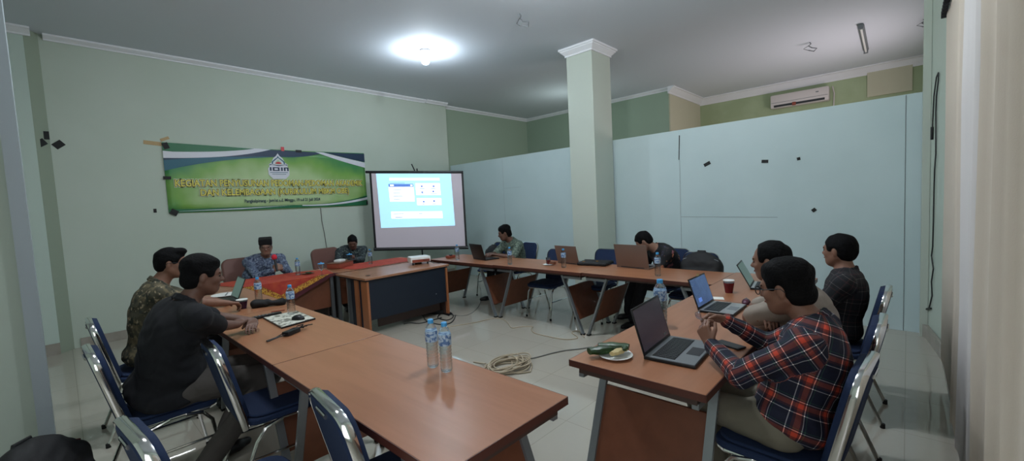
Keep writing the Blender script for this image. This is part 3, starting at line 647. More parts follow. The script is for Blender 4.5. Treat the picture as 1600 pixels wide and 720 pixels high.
def chair(x, y, deg, label):
    c = chair0 if not used[0] else copy_tree(chair0); used[0] = 1
    c.location = (x, y, 0); c.rotation_euler = (0, 0, R(deg)); c['label'] = label; return c
chair(-4.36, .42, 90, 'blue chair with chrome frame behind the man in brown batik')
chair(-3.38, .38, 92, 'blue chair with chrome frame under the man in the black shirt')
chair(-2.85, .84, 88, 'empty blue chrome chair pushed under the left row beside the man in black')
chair(-1.56, .95, 84, 'empty blue chrome chair, nearest under the left row by its front corner')
chair(-1.97, .43, 96, 'blue chrome chair cut off by the bottom left edge beside the black backpack')
chair(-.425, 2.19, 176, 'blue chrome chair of the man in orange and navy plaid')
chair(-.41, 2.90, 180, 'blue chrome chair of the man in beige, second along the right row')
chair(-.41, 3.80, 180, 'blue chrome chair of the man in dark plaid, farthest in the right row')
chair(-3.68, 4.60, -90, 'empty blue chair tucked under the back row between bottle and brown laptop')
chair(-3.03, 4.84, -92, 'empty blue chair behind the black laptop bag, left of the bowed man')
chair(-4.86, 5.28, -100, 'blue chair of the man in grey-green batik at the back row')
chair(-5.33, 5.16, -84, 'blue chair under the dark bag next to the projection screen')
chair(-2.27, 5.2, -100, 'blue chair of the bowed man in black floral batik')
chair(-1.80, 4.90, -90, 'blue chair carrying the upright black backpack')
# brown upholstered armless chairs behind the head tables
def brown_chair(x, y, deg, lab):
    t = empty('upholstered_chair', (x, y, 0), R(deg), lab, 'chair', 'brown chairs behind the head tables')
    MB().box((0, 0, .44), (.50, .50, .10), bev=.03).build('seat', 'brown_leather', t)
    mb = MB(); M = Matrix.Translation((-.25, 0, .5)) @ Matrix.Rotation(R(-12), 4, 'Y') @ Matrix(((0, 0, 1, 0), (1, 0, 0, 0), (0, 1, 0, .22), (0, 0, 0, 1)))
    mb.prism(rrect(.52, .50, .10, 6), M, .07); mb.build('backrest', 'brown_leather', t, bevel=.02)
    for sx in (-1, 1):
        for sy in (-1, 1): MB().tube([(sx*.18, sy*.2, .4), (sx*.22, sy*.22, 0)], .015, 8).build('leg', 'chrome', t)
brown_chair(-7.08, 1.86, 4, 'brown upholstered chair of the man with the microphone')
brown_chair(-7.14, 3.18, 8, 'brown upholstered chair of the man looking at his phone')
# ------------------------------------------------------------------ batik cloths on the head tables
def cloth(name, top, lab, front=None, border=True):
    t = empty(name, (0, 0, 0), 0, lab, 'tablecloth')
    mb = MB(); z = TH+.003; n = len(top); c = Vector((sum(p[0] for p in top)/n, sum(p[1] for p in top)/n, 0))
    t.location = (c.x, c.y, 0)
    mb.prism([(x-c.x, y-c.y) for x, y in top], Matrix.Translation((0, 0, z)), .003); mb.build('top_sheet', 'cloth_red', t, smooth=False)
    if front:
        for nm, tri, o, mn in front:
            mb = MB(); mb.prism([(y-c.y, zz) for y, zz in tri], Matrix(((0, 0, 1, -5.745-c.x+o), (1, 0, 0, 0), (0, 1, 0, 0), (0, 0, 0, 1))), .003); mb.build(nm, mn, t, smooth=False)
    return t
fp = lambda px, py: (lambda p: (p.y, p.z))(at_x(px, py, -5.745))
A0, A1, A2 = fp(397, 437), fp(439, 463), fp(505, 428)
zt = TH+.006
tri = [(1.45, zt), (A1[0], .50), (2.52, zt)]
cloth('batik_cloth', [(-6.44, 1.2), (-5.742, 1.45), (-5.742, 2.52), (-6.2, 2.62), (-6.44, 2.3)], 'red batik cloth with gold border hanging from the head table in a point',
      [('drape', [(1.42, zt), (A1[0]+.02, .44), (2.58, zt)], 0, 'cloth_maroon'), ('border', [(1.42, zt), (A1[0], .50), (2.46, zt)], .003, 'cloth_gold'), ('drape', [(1.60, zt), (A1[0], .585), (2.30, zt)], .006, 'cloth_red')])
cloth('batik_cloth', [(-6.42, 2.75), (-5.80, 2.85), (-5.78, 3.9), (-6.05, 4.0), (-6.42, 3.9)], 'red batik cloth lying on the head table behind the projector')
# ================================================================== SMALL THINGS
def bottle(px, py, lab, H=.235, r=.032, z=TH, p=None, lx=None, grp='water bottles on the tables', mn='clear_plastic'):
    p = p or at_z(px, py, z); t = empty('water_bottle', p, rng.random()*6, lab, 'bottle', grp); s = H/.235; q = r/.032
    prof = [(.0, .003), (.024, .0), (.030, .006), (.031, .03)]
    zz = .03
    for i in range(6): prof += [(.0315, zz+.004), (.0295, zz+.010), (.0315, zz+.016)]; zz += .017
    prof += [(.032, .14), (.032, .175), (.029, .192), (.020, .208), (.0135, .217), (.0125, .222)]
    MB().lathe([(a*q, b*s) for a, b in prof], seg=20).build('bottle_body', mn, t, sharp=60)
    MB().lathe([(.0325*q, .128*s), (.0328*q, .13*s), (.0328*q, .178*s), (.0325*q, .18*s)], seg=20).build('label', 'label_blue', t)
    MB().lathe([(.0, .217*s), (.0152*q, .217*s), (.0152*q, .234*s), (.012*q, .236*s), (0, .236*s)], seg=16).build('bottle_cap', 'blue_cap', t)
    return t
bottle(677, 572, 'water bottle with blue cap, left one of the close pair on the left row', .255)
bottle(698, 579, 'water bottle with blue cap, right one of the close pair on the left row', .255)
bottle(405, 473, 'water bottle behind the black pouch on the left row', .25)
bottle(456, 492, 'water bottle standing at the far corner of the patterned pad', .255)
bottle(466, 430, 'water bottle beside the man with the microphone', .24)
bottle(579, 413, 'water bottle on the head table beside the man with the phone', .24)
bottle(715, 406, 'water bottle at the left end of the back row by the screen', .24)
bottle(797, 413, 'water bottle before the man in grey-green batik', .24)
bottle(881, 418, 'water bottle beside the brown laptop and the tea glass', .24)
bottle(1028, 431, 'water bottle before the bowed man', .25)
bottle(0, 0, 'large water bottle behind the nearest black laptop', .30, .042, p=Vector((-1.185, 2.66, TH)))
def cup(p, lab, mn, H=.09, r=.034, name='plastic_cup', cat='cup'):
    t = empty(name, p, 0, lab, cat)
    MB().lathe([(0, .002), (r*.68, 0), (r*.99, H*.82), (0, H*.82)], seg=20).build('drink', mn, t)
    MB().lathe([(r*.70, -.0), (r*1.02, H*.84), (r*1.02, H), (r*1.06, H+.003), (r*.98, H)], seg=20).build('cup_wall', 'thin_film', t)
    MB().lathe([(r*1.05, H-.003), (r*1.08, H), (r*1.05, H+.003)], seg=20).build('rim', 'white_plastic', t)
cup(at_z(1139, 457, TH), 'red plastic cup of tea on the right row', 'tea_red', .105, .042)
cup(at_z(379, 482, TH), 'small cup of dark purple drink before the man in black', 'tea_purple', .085, .045)
t = empty('tea_glass', at_z(857, 414, TH), 0, 'glass of red tea on a saucer with a snack, back row', 'glass')
MB().lathe([(0, .016), (.026, .016), (.03, .07), (0, .07)], seg=16).build('tea', 'tea_red', t); MB().lathe([(.027, .012), (.032, .10), (.033, .10), (.029, .012)], seg=16).build('glass_wall', 'clear_plastic', t)
MB().lathe([(0, .0), (.04, .0), (.075, .012), (.072, .014), (0, .01)], seg=20).build('saucer', 'white_plastic', t); MB().box((.06, .01, .03), (.09, .05, .035), bev=.01).build('snack', 'panel_wood', t)
def goblet(p, lab):
    t = empty('lidded_goblet', p, 0, lab, 'glass', 'lidded goblets')
    MB().lathe([(0, 0), (.032, 0), (.03, .004), (.006, .01), (.005, .06), (.012, .07), (.035, .12), (.04, .155), (.037, .155), (.03, .118), (0, .075)], seg=16).build('glass_bowl', 'clear_plastic', t)
    MB().lathe([(0, .156), (.043, .156), (.04, .163), (.01, .166), (.008, .178), (0, .18)], seg=16).build('lid', 'blue_cap', t)
goblet(at_z(503, 430, TH+.006), 'lidded glass goblet to the right of the man with the microphone')
goblet(at_z(547, 413, TH+.006), 'lidded glass goblet before the man with the phone')
# laptops; the hinge line is local y, the screen faces local +x
def laptop(p, deg, lab, lid='black_plastic', deck='silver', scr='screen_dark', open_=105, W=.36, D=.24, extra=0):
    t = empty('laptop', p, R(deg), lab, 'laptop')
    MB().box((D/2, 0, .009), (D, W, .016), bev=.004).build('base', lid, t)
    MB().box((D/2, 0, .0175), (D-.012, W-.012, .002)).build('deck', deck, t)
    mb = MB(); mb.box((D*.36, 0, .0192), (D*.45, W*.86, .002)); mb.build('keyboard', 'keyboard', t)
    mb = MB()
    for i in range(5):
        for j in range(14): mb.box((D*.36-D*.18+D*.09*i, -W*.39+W*.06*j, .0208), (D*.074, W*.05, .002))
    mb.build('keys', 'black_plastic', t)
    MB().box((D*.80, 0, .0190), (D*.26, W*.3, .001)).build('touchpad', 'keyboard' if deck != 'silver' else 'lamp_grey', t)
    M = Matrix.Translation((.004, 0, .014)) @ Matrix.Rotation(R(-(open_-90)), 4, 'Y')
    l = MB(); H = D*.97; l.add([], []); l.box((0, 0, 0), (.007, W, H), None, None, .003)
    l.v = [tuple(M @ (Vector(v)+Vector((0, 0, H/2)))) for v in l.v]; lid_o = l.build('screen_lid', lid, t)
    s_ = MB(); s_.box((0, 0, 0), (.001, W-.024, H-.03)); s_.v = [tuple(M @ (Vector(v)+Vector((.004, 0, H/2+.004)))) for v in s_.v]; s_.build('display', scr, lid_o)
    if extra:
        for a, b, c, d, mn in extra:
            s_ = MB(); s_.box((0, 0, 0), (.0008, c, d)); s_.v = [tuple(M @ (Vector(v)+Vector((.0052, a, b)))) for v in s_.v]; s_.build('screen_detail', mn, lid_o)
    MB().tube([(.004, -W*.36, .014), (.004, W*.36, .014)], .007, 8).build('hinge', 'black_plastic', t)
    return t
laptop((-1.015, 2.225, TH), 4, 'open black laptop with grey deck, nearest on the right row', 'black_plastic', 'lamp_grey', 'screen_dark', 106, .40, .258, [(.13, .015+.02, .04, .012, 'lamp_grey')])
laptop(at_z(1103, 480, TH), 0, 'open silver laptop with blue screen and webcam cover, right row', 'black_plastic', 'silver', 'screen_blue', 108, .335, .235, [(0.02, .232, .05, .016, 'food_pale'), (-.08, .06, .06, .03, 'proj_bar')])
laptop(at_z(1175, 447, TH), 8, 'open laptop before the man in dark plaid, far end of the right row', 'black_plastic', 'silver', 'screen_green', 118, .32, .23)
laptop((-4.80, 4.36, TH), 78, 'open black laptop seen from behind, used by the man in grey-green batik', 'black_plastic', 'keyboard', 'screen_dark', 106, .37, .25)
laptop((-3.28, 4.56, TH), 84, 'open laptop with dark brown lid, beside the black laptop bag', 'lid_brown', 'silver', 'screen_dark', 104, .37, .25)
laptop((-2.38, 4.60, TH), 86, 'open laptop with light brown lid, used by the bowed man', 'lid_brown', 'silver', 'screen_dark', 102, .43, .29)
laptop((-5.02, 1.17, TH), -92, 'open laptop with green-grey screen before the man in brown batik', 'black_plastic', 'keyboard', 'screen_green', 112, .30, .23)
# projector
p = at_z(655, 412, TH); t = empty('projector', p, R(-20), 'white projector with rounded case on the wooden desk', 'projector')
MB().box((0, 0, .075), (.24, .30, .085), bev=.02).build('case', 'white_plastic', t)
MB().box((.121, 0, .06), (.004, .26, .04)).build('port_panel', 'clay', t); MB().lathe([(.0, 0), (.035, 0), (.035, .03), (.03, .032), (.0, .028)], (0, 0, 0), 18, M=Matrix.Rotation(R(-90), 4, 'Y')).build('lens', 'black_plastic', t, (-.118, .07, .075))
for a in (-.11, .11): MB().lathe([(.012, 0), (.012, .035), (0, .036)], (.08, a, 0), 10).build('foot', 'dark_rubber', t)
MB().box((-.06, 0, .016), (.05, .1, .032)).build('rear_foot', 'dark_rubber', t)
mb = MB(); mb.tube([p+Vector(v) for v in ((.11, -.02, .07), (.2, .03, .06), (.26, .08, .012), (.30, .14, .008), (.38, .13, -.02), (.43, .16, -.2), (.40, .2, -.5), (.30, .12, -.735))], .004, 6)
tag(mb.build('video_cable', 'cable_black'), 'black cable from the projector over the desk edge', 'cable')
# snack box, plate, paper bits on the head table
t = empty('snack_box', at_z(532, 417, TH+.006), R(30), 'brown-red lidded box with a white packet on top, on the head table', 'box')
MB().box((0, 0, .035), (.22, .34, .07), bev=.006).build('box_body', 'clay', t); MB().box((0, 0, .073), (.225, .345, .01)).build('lid', 'panel_wood', t); MB().box((-.02, .02, .095), (.11, .15, .04), bev=.018).build('white_packet', 'white_plastic', t)
t = empty('leftovers_plate', at_z(481, 428, TH+.006), 0, 'small plate with leaf scraps before the man with the microphone', 'plate')
MB().lathe([(0, 0), (.05, 0), (.085, .012), (.082, .014), (0, .006)], seg=20).build('plate_dish', 'panel_wood', t); MB().box((0, .01, .018), (.09, .05, .016), bev=.006).build('leaf_scrap', 'leaf_green', t)
# leaf wrapped food on white plate
p = at_z(962, 557, TH); t = empty('food_plate', p, R(20), 'white plate with leaf-wrapped food at the corner of the right row', 'plate')
MB().lathe([(0, 0), (.05, 0), (.088, .012), (.09, .015), (.05, .006), (0, .005)], seg=28).build('plate_dish', 'white_plastic', t)
def parcel(name, c, L, r, rot, mn):
    mb = MB(); pts = [(L*(i/8-.5), .004*math.sin(i*2.2), .003*math.sin(i*3.1)) for i in range(9)]; rad = [r*(.75+.25*math.sin(math.pi*i/8)+.06*math.sin(i*5)) for i in range(9)]
    mb.tube(pts, rad, 9, ref=(0, 0, 1), ry=[q*.7 for q in rad]); M = Matrix.Translation(c) @ Matrix.Rotation(R(rot), 4, 'Z'); mb.v = [tuple(M @ Vector(v)) for v in mb.v]; return mb.build(name, mn, t)
parcel('leaf_parcel', (-.06, -.005, .035), .17, .034, 35, 'leaf_green'); parcel('leaf_parcel', (-.015, .03, .045), .16, .03, 10, 'leaf_green'); parcel('rice_cake', (.02, -.015, .036), .11, .022, 60, 'food_pale'); parcel('leaf_parcel', (.045, .02, .05), .09, .014, 100, 'leaf_green')
# items around the patterned pad
c4 = [at_z(411, 498, TH), at_z(440, 514, TH), at_z(493, 499, TH), at_z(463, 487, TH)]; cc = sum(c4, Vector())/4
t = empty('patterned_board', (cc.x, cc.y, TH), 0, 'patterned grey and white board with black edge under the dark mouse', 'board')
mb = MB(); mb.prism([((q-cc).x, (q-cc).y) for q in c4], Matrix(), .012); mb.build('board_core', 'black_plastic', t); mb = MB(); mb.prism([((q-cc).x*.96, (q-cc).y*.96) for q in c4], Matrix.Translation((0, 0, .012)), .001); mb.build('board_face', 'pad_pattern', t)
def mouse(p, deg, lab, mn='black_plastic'):
    f = Field(); f.ell((0, 0, .006), (.055, .031, .032)); f.cut.append(('plane', (0, 0, 0), (0, 0, -1))); V, F = f.mesh(.004)
    t = empty('computer_mouse', p, R(deg), lab, 'mouse'); mesh_obj('shell', V, F, mn, t); MB().lathe([(0, -.004), (.009, -.004), (.009, .004), (0, .004)], (0, 0, 0), 10, M=Matrix.Rotation(R(90), 4, 'X')).build('scroll_wheel', 'lamp_grey', t, (.025, 0, .032))
mouse(Vector(at_z(466, 499, TH+.013)), 30, 'dark mouse lying on the patterned board'); mouse(at_z(1166, 474, TH), 100, 'dark red mouse between silver laptop and the man in beige', 'tea_purple')
_ra, _rb = at_z(397, 499, TH), at_z(436, 491, TH); t = empty('remote_control', (_ra+_rb)/2, math.atan2(_rb.y-_ra.y, _rb.x-_ra.x)-R(90), 'dark remote control beside the patterned board', 'remote'); MB().box((0, 0, .011), (.05, .22, .02), bev=.005).build('remote_body', 'black_plastic', t)
mb = MB()
for i in range(6):
    for j in (-1, 0, 1): mb.box((j*.013, -.08+i*.026, .022), (.008, .01, .003))
mb.build('buttons', 'lamp_grey', t)
f = Field(); f.cap((-.10, 0, .035), (.0, .01, .035), .042, .034, k=.03); f.cap((.0, .0, .03), (.12, .03, .03), .018, .034, k=.02); f.cut.append(('plane', (0, 0, 0.0), (0, 0, -1))); f.noise = .004
V, F = f.mesh(.006); tag(mesh_obj('cloth_pouch', V, F, 'bag_black', None, at_z(418, 479, TH)), 'crumpled black pouch on the left row behind the remote', 'pouch').rotation_euler.z = R(55)
mb = MB(); mb.tube([at_z(424, 487, TH+.006), at_z(445, 484, TH+.006)], .005, 6); tag(mb.build('pencil', 'clay'), 'brown pencil lying beside the black pouch', 'pencil')
_ra, _rb = at_z(436, 530, TH), at_z(474, 514, TH); p = (_ra+_rb)/2; t = empty('power_adapter', p, math.atan2(_rb.y-_ra.y, _rb.x-_ra.x)-R(90), 'black laptop power adapter with coiled cord on the left row', 'adapter')
MB().box((0, 0, .017), (.055, .12, .03), bev=.006).build('brick', 'black_plastic', t)
mb = MB(); mb.tube([(0, -.06, .015), (.01, -.12, .02), (-.02, -.19, .008), (-.05, -.17, .006), (-.04, -.1, .006), (-.03, -.04, .02), (0, .02, .036), (.02, .07, .03), (-.01, .10, .02), (.02, .13, .02), (.03, .09, .03), (.0, .14, .02), (.01, .2, .012)], .004, 6); mb.build('cord', 'cable_black', t)
mb = MB(); mb.tube([(.0, .05, .02), (.03, .08, .04), (0, .12, .035), (-.03, .09, .03), (0, .05, .03), (.025, .09, .02), (.0, .13, .02)], .004, 6); mb.build('cord', 'cable_black', t)
# items by the man in brown batik
t = empty('white_plate', at_z(352, 462, TH), 0, 'white plate beside the man in brown batik', 'plate'); MB().lathe([(0, 0), (.07, 0), (.13, .015), (.128, .018), (0, .008)], seg=24).build('plate_dish', 'white_plastic', t)
MB().tube([(-.1, .05, .02), (.1, -.02, .022)], .005, 6).build('spoon', 'silver', t)
# small phone on the right table, papers, tissue
t = empty('smartphone', at_z(1140, 540, TH), R(70), 'dark smartphone lying beside the nearest laptop', 'phone'); MB().box((0, 0, .005), (.07, .15, .009), bev=.003).build('phone_body', 'black_plastic', t); MB().box((0, 0, .0102), (.062, .14, .0006)).build('phone_glass', 'black_plastic', t)
t = empty('smartphone', Vector((-6.42, 3.13, .835)), R(0), 'dark phone held by the man at the right of the head table', 'phone'); MB().box((0, 0, 0), (.07, .14, .009), Matrix.Rotation(R(35), 4, 'Y'), bev=.003).build('phone_body', 'black_plastic', t)
tag(MB().box((0, 0, .0015), (.12, .09, .002)).build('paper_slip', 'paper', None, at_z(1118, 466, TH), rot=.4), 'small pinkish white paper slip left of the red cup', 'paper')
t = empty('key_pouch', at_z(704, 403, TH), 0, 'small brown and black item left of the black back-row laptop', 'pouch'); MB().box((0, 0, .025), (.1, .14, .05), bev=.02).build('pouch_body', 'clay', t); MB().box((.03, -.02, .05), (.04, .05, .02), bev=.006).build('flap', 'black_plastic', t)
# laptop bag on the back row
p = at_z(930, 413, TH); f = Field(); f.box((0, 0, .02), (.20, .14, .022), .02); f.noise = .0025; V, F = f.mesh(.008)
t = empty('laptop_sleeve', p, R(8), 'flat black laptop sleeve lying between the two brown laptops', 'laptop sleeve'); mesh_obj('sleeve_body', V, F, 'bag_black', t)
MB().tube([(-.2, .1, .044), (.2, .1, .044)], .004, 6).build('zip', 'black_plastic', t); MB().box((.03, 0, .044), (.03, .02, .004)).build('badge', 'cloth_gold', t); MB().box((-.12, -.08, .044), (.03, .02, .004)).build('badge', 'cloth_gold', t)
# bags
def backpack(p, deg, lab, W=.32, H=.46, D=.18, mn='bag_black', accent='lamp_grey'):
    t = empty('backpack', p, R(deg), lab, 'backpack'); f = Field(); f.box((0, 0, H*.40), (D*.42, W*.5, H*.40), .07); f.ell((0, 0, H*.60), (D*.45, W*.49, H*.40), k=.04); f.box((D*.38, 0, H*.33), (D*.2, W*.42, H*.28), .05, k=.03); f.noise = .003; V, F = f.mesh(.01); mesh_obj('pack_body', V, F, mn, t)
    MB().tube([(-D*.1, -.05, H*.93), (-D*.1, -.04, H*1.0), (-D*.1, .04, H*1.0), (-D*.1, .05, H*.93)], .009, 8).build('top_handle', mn, t)
    MB().tube([(D*.1, -W*.47, H*.5), (D*.2, -W*.42, H*.8), (D*.2, 0, H*.93), (D*.2, W*.42, H*.8), (D*.1, W*.47, H*.5)], .005, 6).build('zip', accent, t)
    MB().tube([(D*.585, -W*.33, H*.5), (D*.6, 0, H*.52), (D*.585, W*.33, H*.5)], .004, 6).build('pocket_zip', accent, t)
    for s in (-1, 1): MB().tube([(-D*.35, s*.08, H*.88), (-D*.6, s*.1, H*.7), (-D*.6, s*.12, H*.3), (-D*.35, s*.13, H*.1)], .022, 8, ref=(1, 0, 0), ry=.008).build('shoulder_strap', mn, t)
    return t
backpack((-1.70, 4.92, .478), -90, 'black backpack standing on the chair right of the bowed man', .45, .47, .18)
backpack((-5.28, 5.14, .478), -80, 'dark backpack on the chair beside the man in grey-green batik', .32, .40, .18)
bp_ = at_z(92, 690, .5); backpack((bp_.x, bp_.y-.10, .0), 50, 'black and dark red backpack at the bottom left corner of the picture', .48, .55, .28, 'bag_black', 'bag_red')
f = Field(); f.box((0, 0, .12), (.2, .09, .13), .05); f.noise = .004; V, F = f.mesh(.01); 
t = empty('handbag', (-1.72, 4.66, 0), R(15), 'black bag on the floor under the corner of the back row', 'bag'); mesh_obj('bag_body', V, F, 'bag_black', t); MB().tube([(-.12, .0, .23), (-.1, 0, .36), (.1, 0, .36), (.12, 0, .23)], .01, 8).build('handle', 'black_plastic', t)
# ------------------------------------------------------------------ cables on the floor
def cable(pts, lab, mn='cable_beige', r=.006, nm='floor_cable'):
    P = [at_z(x, y, r) for x, y in pts]; Q = []
    for i in range(len(P)-1):
        a, b_, c, d = P[max(i-1, 0)], P[i], P[i+1], P[min(i+2, len(P)-1)]
        for s in (0, .25, .5, .75): Q.append(.5*((2*b_)+(c-a)*s+(2*a-5*b_+4*c-d)*s*s+(3*b_-a-3*c+d)*s**3))
    Q.append(P[-1]); mb = MB(); mb.tube(Q, r, 6); o = mb.build(nm, mn); return tag(o, lab, 'cable')
cable(((690, 511), (715, 508), (745, 503), (772, 497), (787, 499), (795, 506), (800, 512), (815, 510), (832, 510), (830, 514), (835, 520), (850, 524), (875, 529), (890, 530), (903, 527), (893, 519), (905, 517), (913, 527)), 'pale thin cable running along the floor before the back row')
cable(((822, 561), (835, 559), (850, 555), (865, 551), (885, 547), (905, 545), (925, 542)), 'grey cable leading from the coil to the right row', 'cable_grey', .007)
cable(((703, 492), (730, 492), (748, 478), (752, 460), (748, 440)), 'thin cable from the floor up behind the back row', 'cable_grey', .004)
cc = at_z(793, 575, 0); mb = MB()
for i in range(13):
    a0 = rng.random()*6.28; ox, oy = rng.normal(0, .035, 2); ra, rb_ = .17+.09*rng.random(), .09+.07*rng.random(); tl_ = rng.random()*3
    pts = []
    for j in range(28):
        th = 2*math.pi*j/28; x, y = ra*math.cos(th), rb_*math.sin(th)
        pts.append((ox+x*math.cos(a0*.25+.6)-y*math.sin(a0*.25+.6), oy+x*math.sin(a0*.25+.6)+y*math.cos(a0*.25+.6), .009+.004*i+.004*math.sin(3*th+tl_)))
    mb.tube(pts, .0065, 6, closed=True)
mb.tube([(.1, -.1, .03), (.18, -.05, .01), (.25, .05, .008), (.17, .17, .008), (.12, .22, .008)], .0065, 6); mb.tube([(-.2, -.1, .03), (-.3, -.08, .01), (-.38, -.1, .008)], .0065, 6)
tag(mb.build('cable_coil', 'cable_beige', None, (cc.x, cc.y, 0)), 'tangled coil of beige cable on the floor between the table rows', 'cable')
# power strip and the plugs under the desk
p = at_z(678, 490, 0); t = empty('power_strip', p, R(35), 'black power strip with a white plug on the floor by the desk', 'power strip'); MB().box((0, 0, .03), (.34, .07, .055), bev=.01).build('strip_body', 'black_plastic', t)
MB().box((-.22, .05, .06), (.09, .07, .12), bev=.01).build('plug', 'white_plastic', t); MB().box((.15, .06, .06), (.05, .05, .1), bev=.012).build('plug', 'black_plastic', t); MB().box((-.08, 0, .065), (.04, .04, .02), bev=.005).build('socket', 'white_plastic', t)
for j, (mn, pts) in enumerate((('cable_black', ((676, 490), (690, 486), (704, 488), (708, 495), (698, 500), (684, 496), (690, 490), (702, 493))), ('cable_black', ((690, 496), (672, 501), (655, 505), (640, 504), (631, 506))), ('cable_black', ((655, 487), (662, 495), (668, 502), (690, 507), (706, 503), (712, 492))))):
    cable(pts, ('black looped cord beside the power strip', 'black cord end running left from the power strip', 'black cord curling before the power strip')[j], mn, .007)
# ================================================================== PEOPLE
def basis(fwd, up=(0, 0, 1)):
    f_ = np.array(fwd, float); f_ /= np.linalg.norm(f_); l = np.cross(up, f_); l /= np.linalg.norm(l); return f_, l, np.cross(f_, l)
def person(lab, head, face, body, hands, res=.008, face_pitch=5, skin='skin', shirt='black_shirt', sleeve='long', trousers='trousers_black', spine=.50, pelvis_z=.58,
           girth=1.0, chest=1.0, hair='hair', hair_style='short', knees=None, feet=None, hand_dirs=None, curls=(1, 1), glasses=False, cap=False, tuck=.06, moustache=False, scale=1.0, elbow_out=(.35, .35), hunch=0.0, tilt=0, shoes='black_plastic', collar=True, elbows=(None, None), pelvis=None):
    """head = centre of the head in the room; face / body = heading angles in degrees"""
    hc = np.array(head, float); F_, L_, _ = basis((math.cos(R(body)), math.sin(R(body)), 0)); UP = np.array([0, 0, 1.])
    cp, sp_ = math.cos(R(face_pitch)), math.sin(R(face_pitch)); hf = np.array([math.cos(R(face))*cp, math.sin(R(face))*cp, -sp_]); hf, hl, hu = basis(hf)
    if tilt: c_, s_ = math.cos(R(tilt)), math.sin(R(tilt)); hl, hu = hl*c_+hu*s_, hu*c_-hl*s_
    H = np.stack([hf, hl, hu], 1)                                     # head axes as columns
    nb = hc-hu*.125*scale-hf*(.035+.02)-UP*.03-F_*tuck*.5              # base of the neck
    dz = nb[2]-pelvis_z; d = math.sqrt(max(spine**2-dz*dz, .05**2)); pc = nb-F_*d; pc[2] = pelvis_z
    if pelvis: pc = np.array((pelvis[0], pelvis[1], pelvis_z))
    ax = (nb-pc)/np.linalg.norm(nb-pc); tl_ = np.linalg.norm(nb-pc); fr = np.cross(L_, ax); fr = -fr if fr@F_ < 0 else fr
    T = np.stack([fr, L_, ax], 1)
    bow = lambda s: pc+ax*tl_*s-fr*(.03+hunch)*math.sin(math.pi*s)
    root = pc.copy(); root[2] = 0
    o = lambda p: np.array(p)-root
    body_f = Field(); sh = Field(); tr = Field()
    # torso
    tors = [((bow(.0)), (.125*girth, .165*girth, .105)), (bow(.25)+fr*.02*girth, (.125*girth, .155*girth, .14)), (bow(.5), (.115*chest, .155*chest, .15)), (bow(.72)+fr*.01, (.115*chest, .17*chest, .14))]
    sh.ell(o(pc-UP*.025-F_*.03), np.array((.130*girth, .188*girth, .085)), T, .05)
    for c, r_ in tors:
        body_f.ell(o(c), np.array(r_)*.93, T, .05); sh.ell(o(c), np.array(r_)*1.04+.004, T, .05)
    shl = {}
    for s in (1, -1):
        S = bow(.86)+L_*s*.185*chest+fr*.015; shl[s] = S
        body_f.cap(o(bow(.93)), o(S), .052, .056, .05); sh.cap(o(bow(.93)), o(S), .062, .070, .05)
    # neck and head
    nk0 = bow(.95); nk1 = hc-hu*.07-hf*.02
    body_f.cap(o(nk0), o(nk1), .062, .055, .035)
    q = lambda x, y, z: o(hc+(hf*x+hl*y+hu*z)*scale)
    sc = scale
    body_f.ell(q(-.012, 0, .028), np.array((.098, .076, .088))*sc, H, .02); body_f.ell(q(.028, 0, -.028), np.array((.062, .062, .088))*sc, H, .02)
    body_f.ell(q(.048, 0, -.082), np.array((.034, .036, .030))*sc, H, .03); body_f.cap(q(-.01, .052, -.045), q(.045, .025, -.088), .022*sc, .018*sc, .03); body_f.cap(q(-.01, -.052, -.045), q(.045, -.025, -.088), .022*sc, .018*sc, .03)
    body_f.cap(q(.078, .028, .022), q(.078, -.028, .022), .014*sc, .014*sc, .015)                           # brow
    for s in (1, -1): body_f.ell(q(.062, s*.036, -.022), np.array((.022, .022, .02))*sc, H, .02)            # cheeks
    body_f.cap(q(.083, 0, .008), q(.102, 0, -.022), .008*sc, .0125*sc, .010); body_f.cap(q(.094, .011, -.026), q(.094, -.011, -.026), .008*sc, .008*sc, .006)   # nose
    body_f.cap(q(.080, .014, -.052), q(.080, -.014, -.052), .010*sc, .010*sc, .008)
    for s in (1, -1):
        body_f.ell(q(-.006, s*.077, -.008), np.array((.017, .008, .031))*sc, H, .008)
    # arms
    arms = {}
    for i, s in enumerate((1, -1)):
        S = shl[s]; Wp = np.array(hands[i], float); UA, FA = .285, .25; dv = Wp-S; D_ = np.linalg.norm(dv)
        if D_ > (UA+FA)*.995: Wp = S+dv/D_*(UA+FA)*.995; D_ = (UA+FA)*.995
        if D_ < .12: D_ = .12
        dn = (Wp-S)/np.linalg.norm(Wp-S); a_ = (UA**2-FA**2+D_**2)/(2*D_); h_ = math.sqrt(max(UA**2-a_*a_, 0))
        pole = L_*s*elbow_out[i]-UP*1.0-F_*.15
        if elbows[i] is not None: pole = np.array(elbows[i], float)-S
        pole = pole-dn*(pole@dn); pole /= np.linalg.norm(pole); E_ = S+dn*a_+pole*h_
        arms[s] = (S, E_, Wp)
        body_f.cap(o(S), o(E_), .050, .040, .02); body_f.cap(o(E_), o(Wp), .041, .026, .015)
        if sleeve == 'long': sh.cap(o(S), o(E_), .068, .053, .03); sh.cap(o(E_), o(E_+(Wp-E_)*.93), .053, .039, .02)
        elif sleeve == 'rolled': sh.cap(o(S), o(E_), .068, .053, .03); sh.cap(o(E_), o(E_+(Wp-E_)*.35), .053, .05, .02)
        else: sh.cap(o(S), o(S+(E_-S)*.86), .068, .064, .03)
        hd = hand_dirs[i] if hand_dirs else None
        fd = np.array(hd[0], float) if hd else (Wp-E_); fd = fd/np.linalg.norm(fd)
        pn = np.array(hd[1], float) if hd else np.array([0, 0, -1.]); pn = pn-fd*(pn@fd); pn /= np.linalg.norm(pn)
        lat = np.cross(pn, fd)*s                                       # towards the thumb
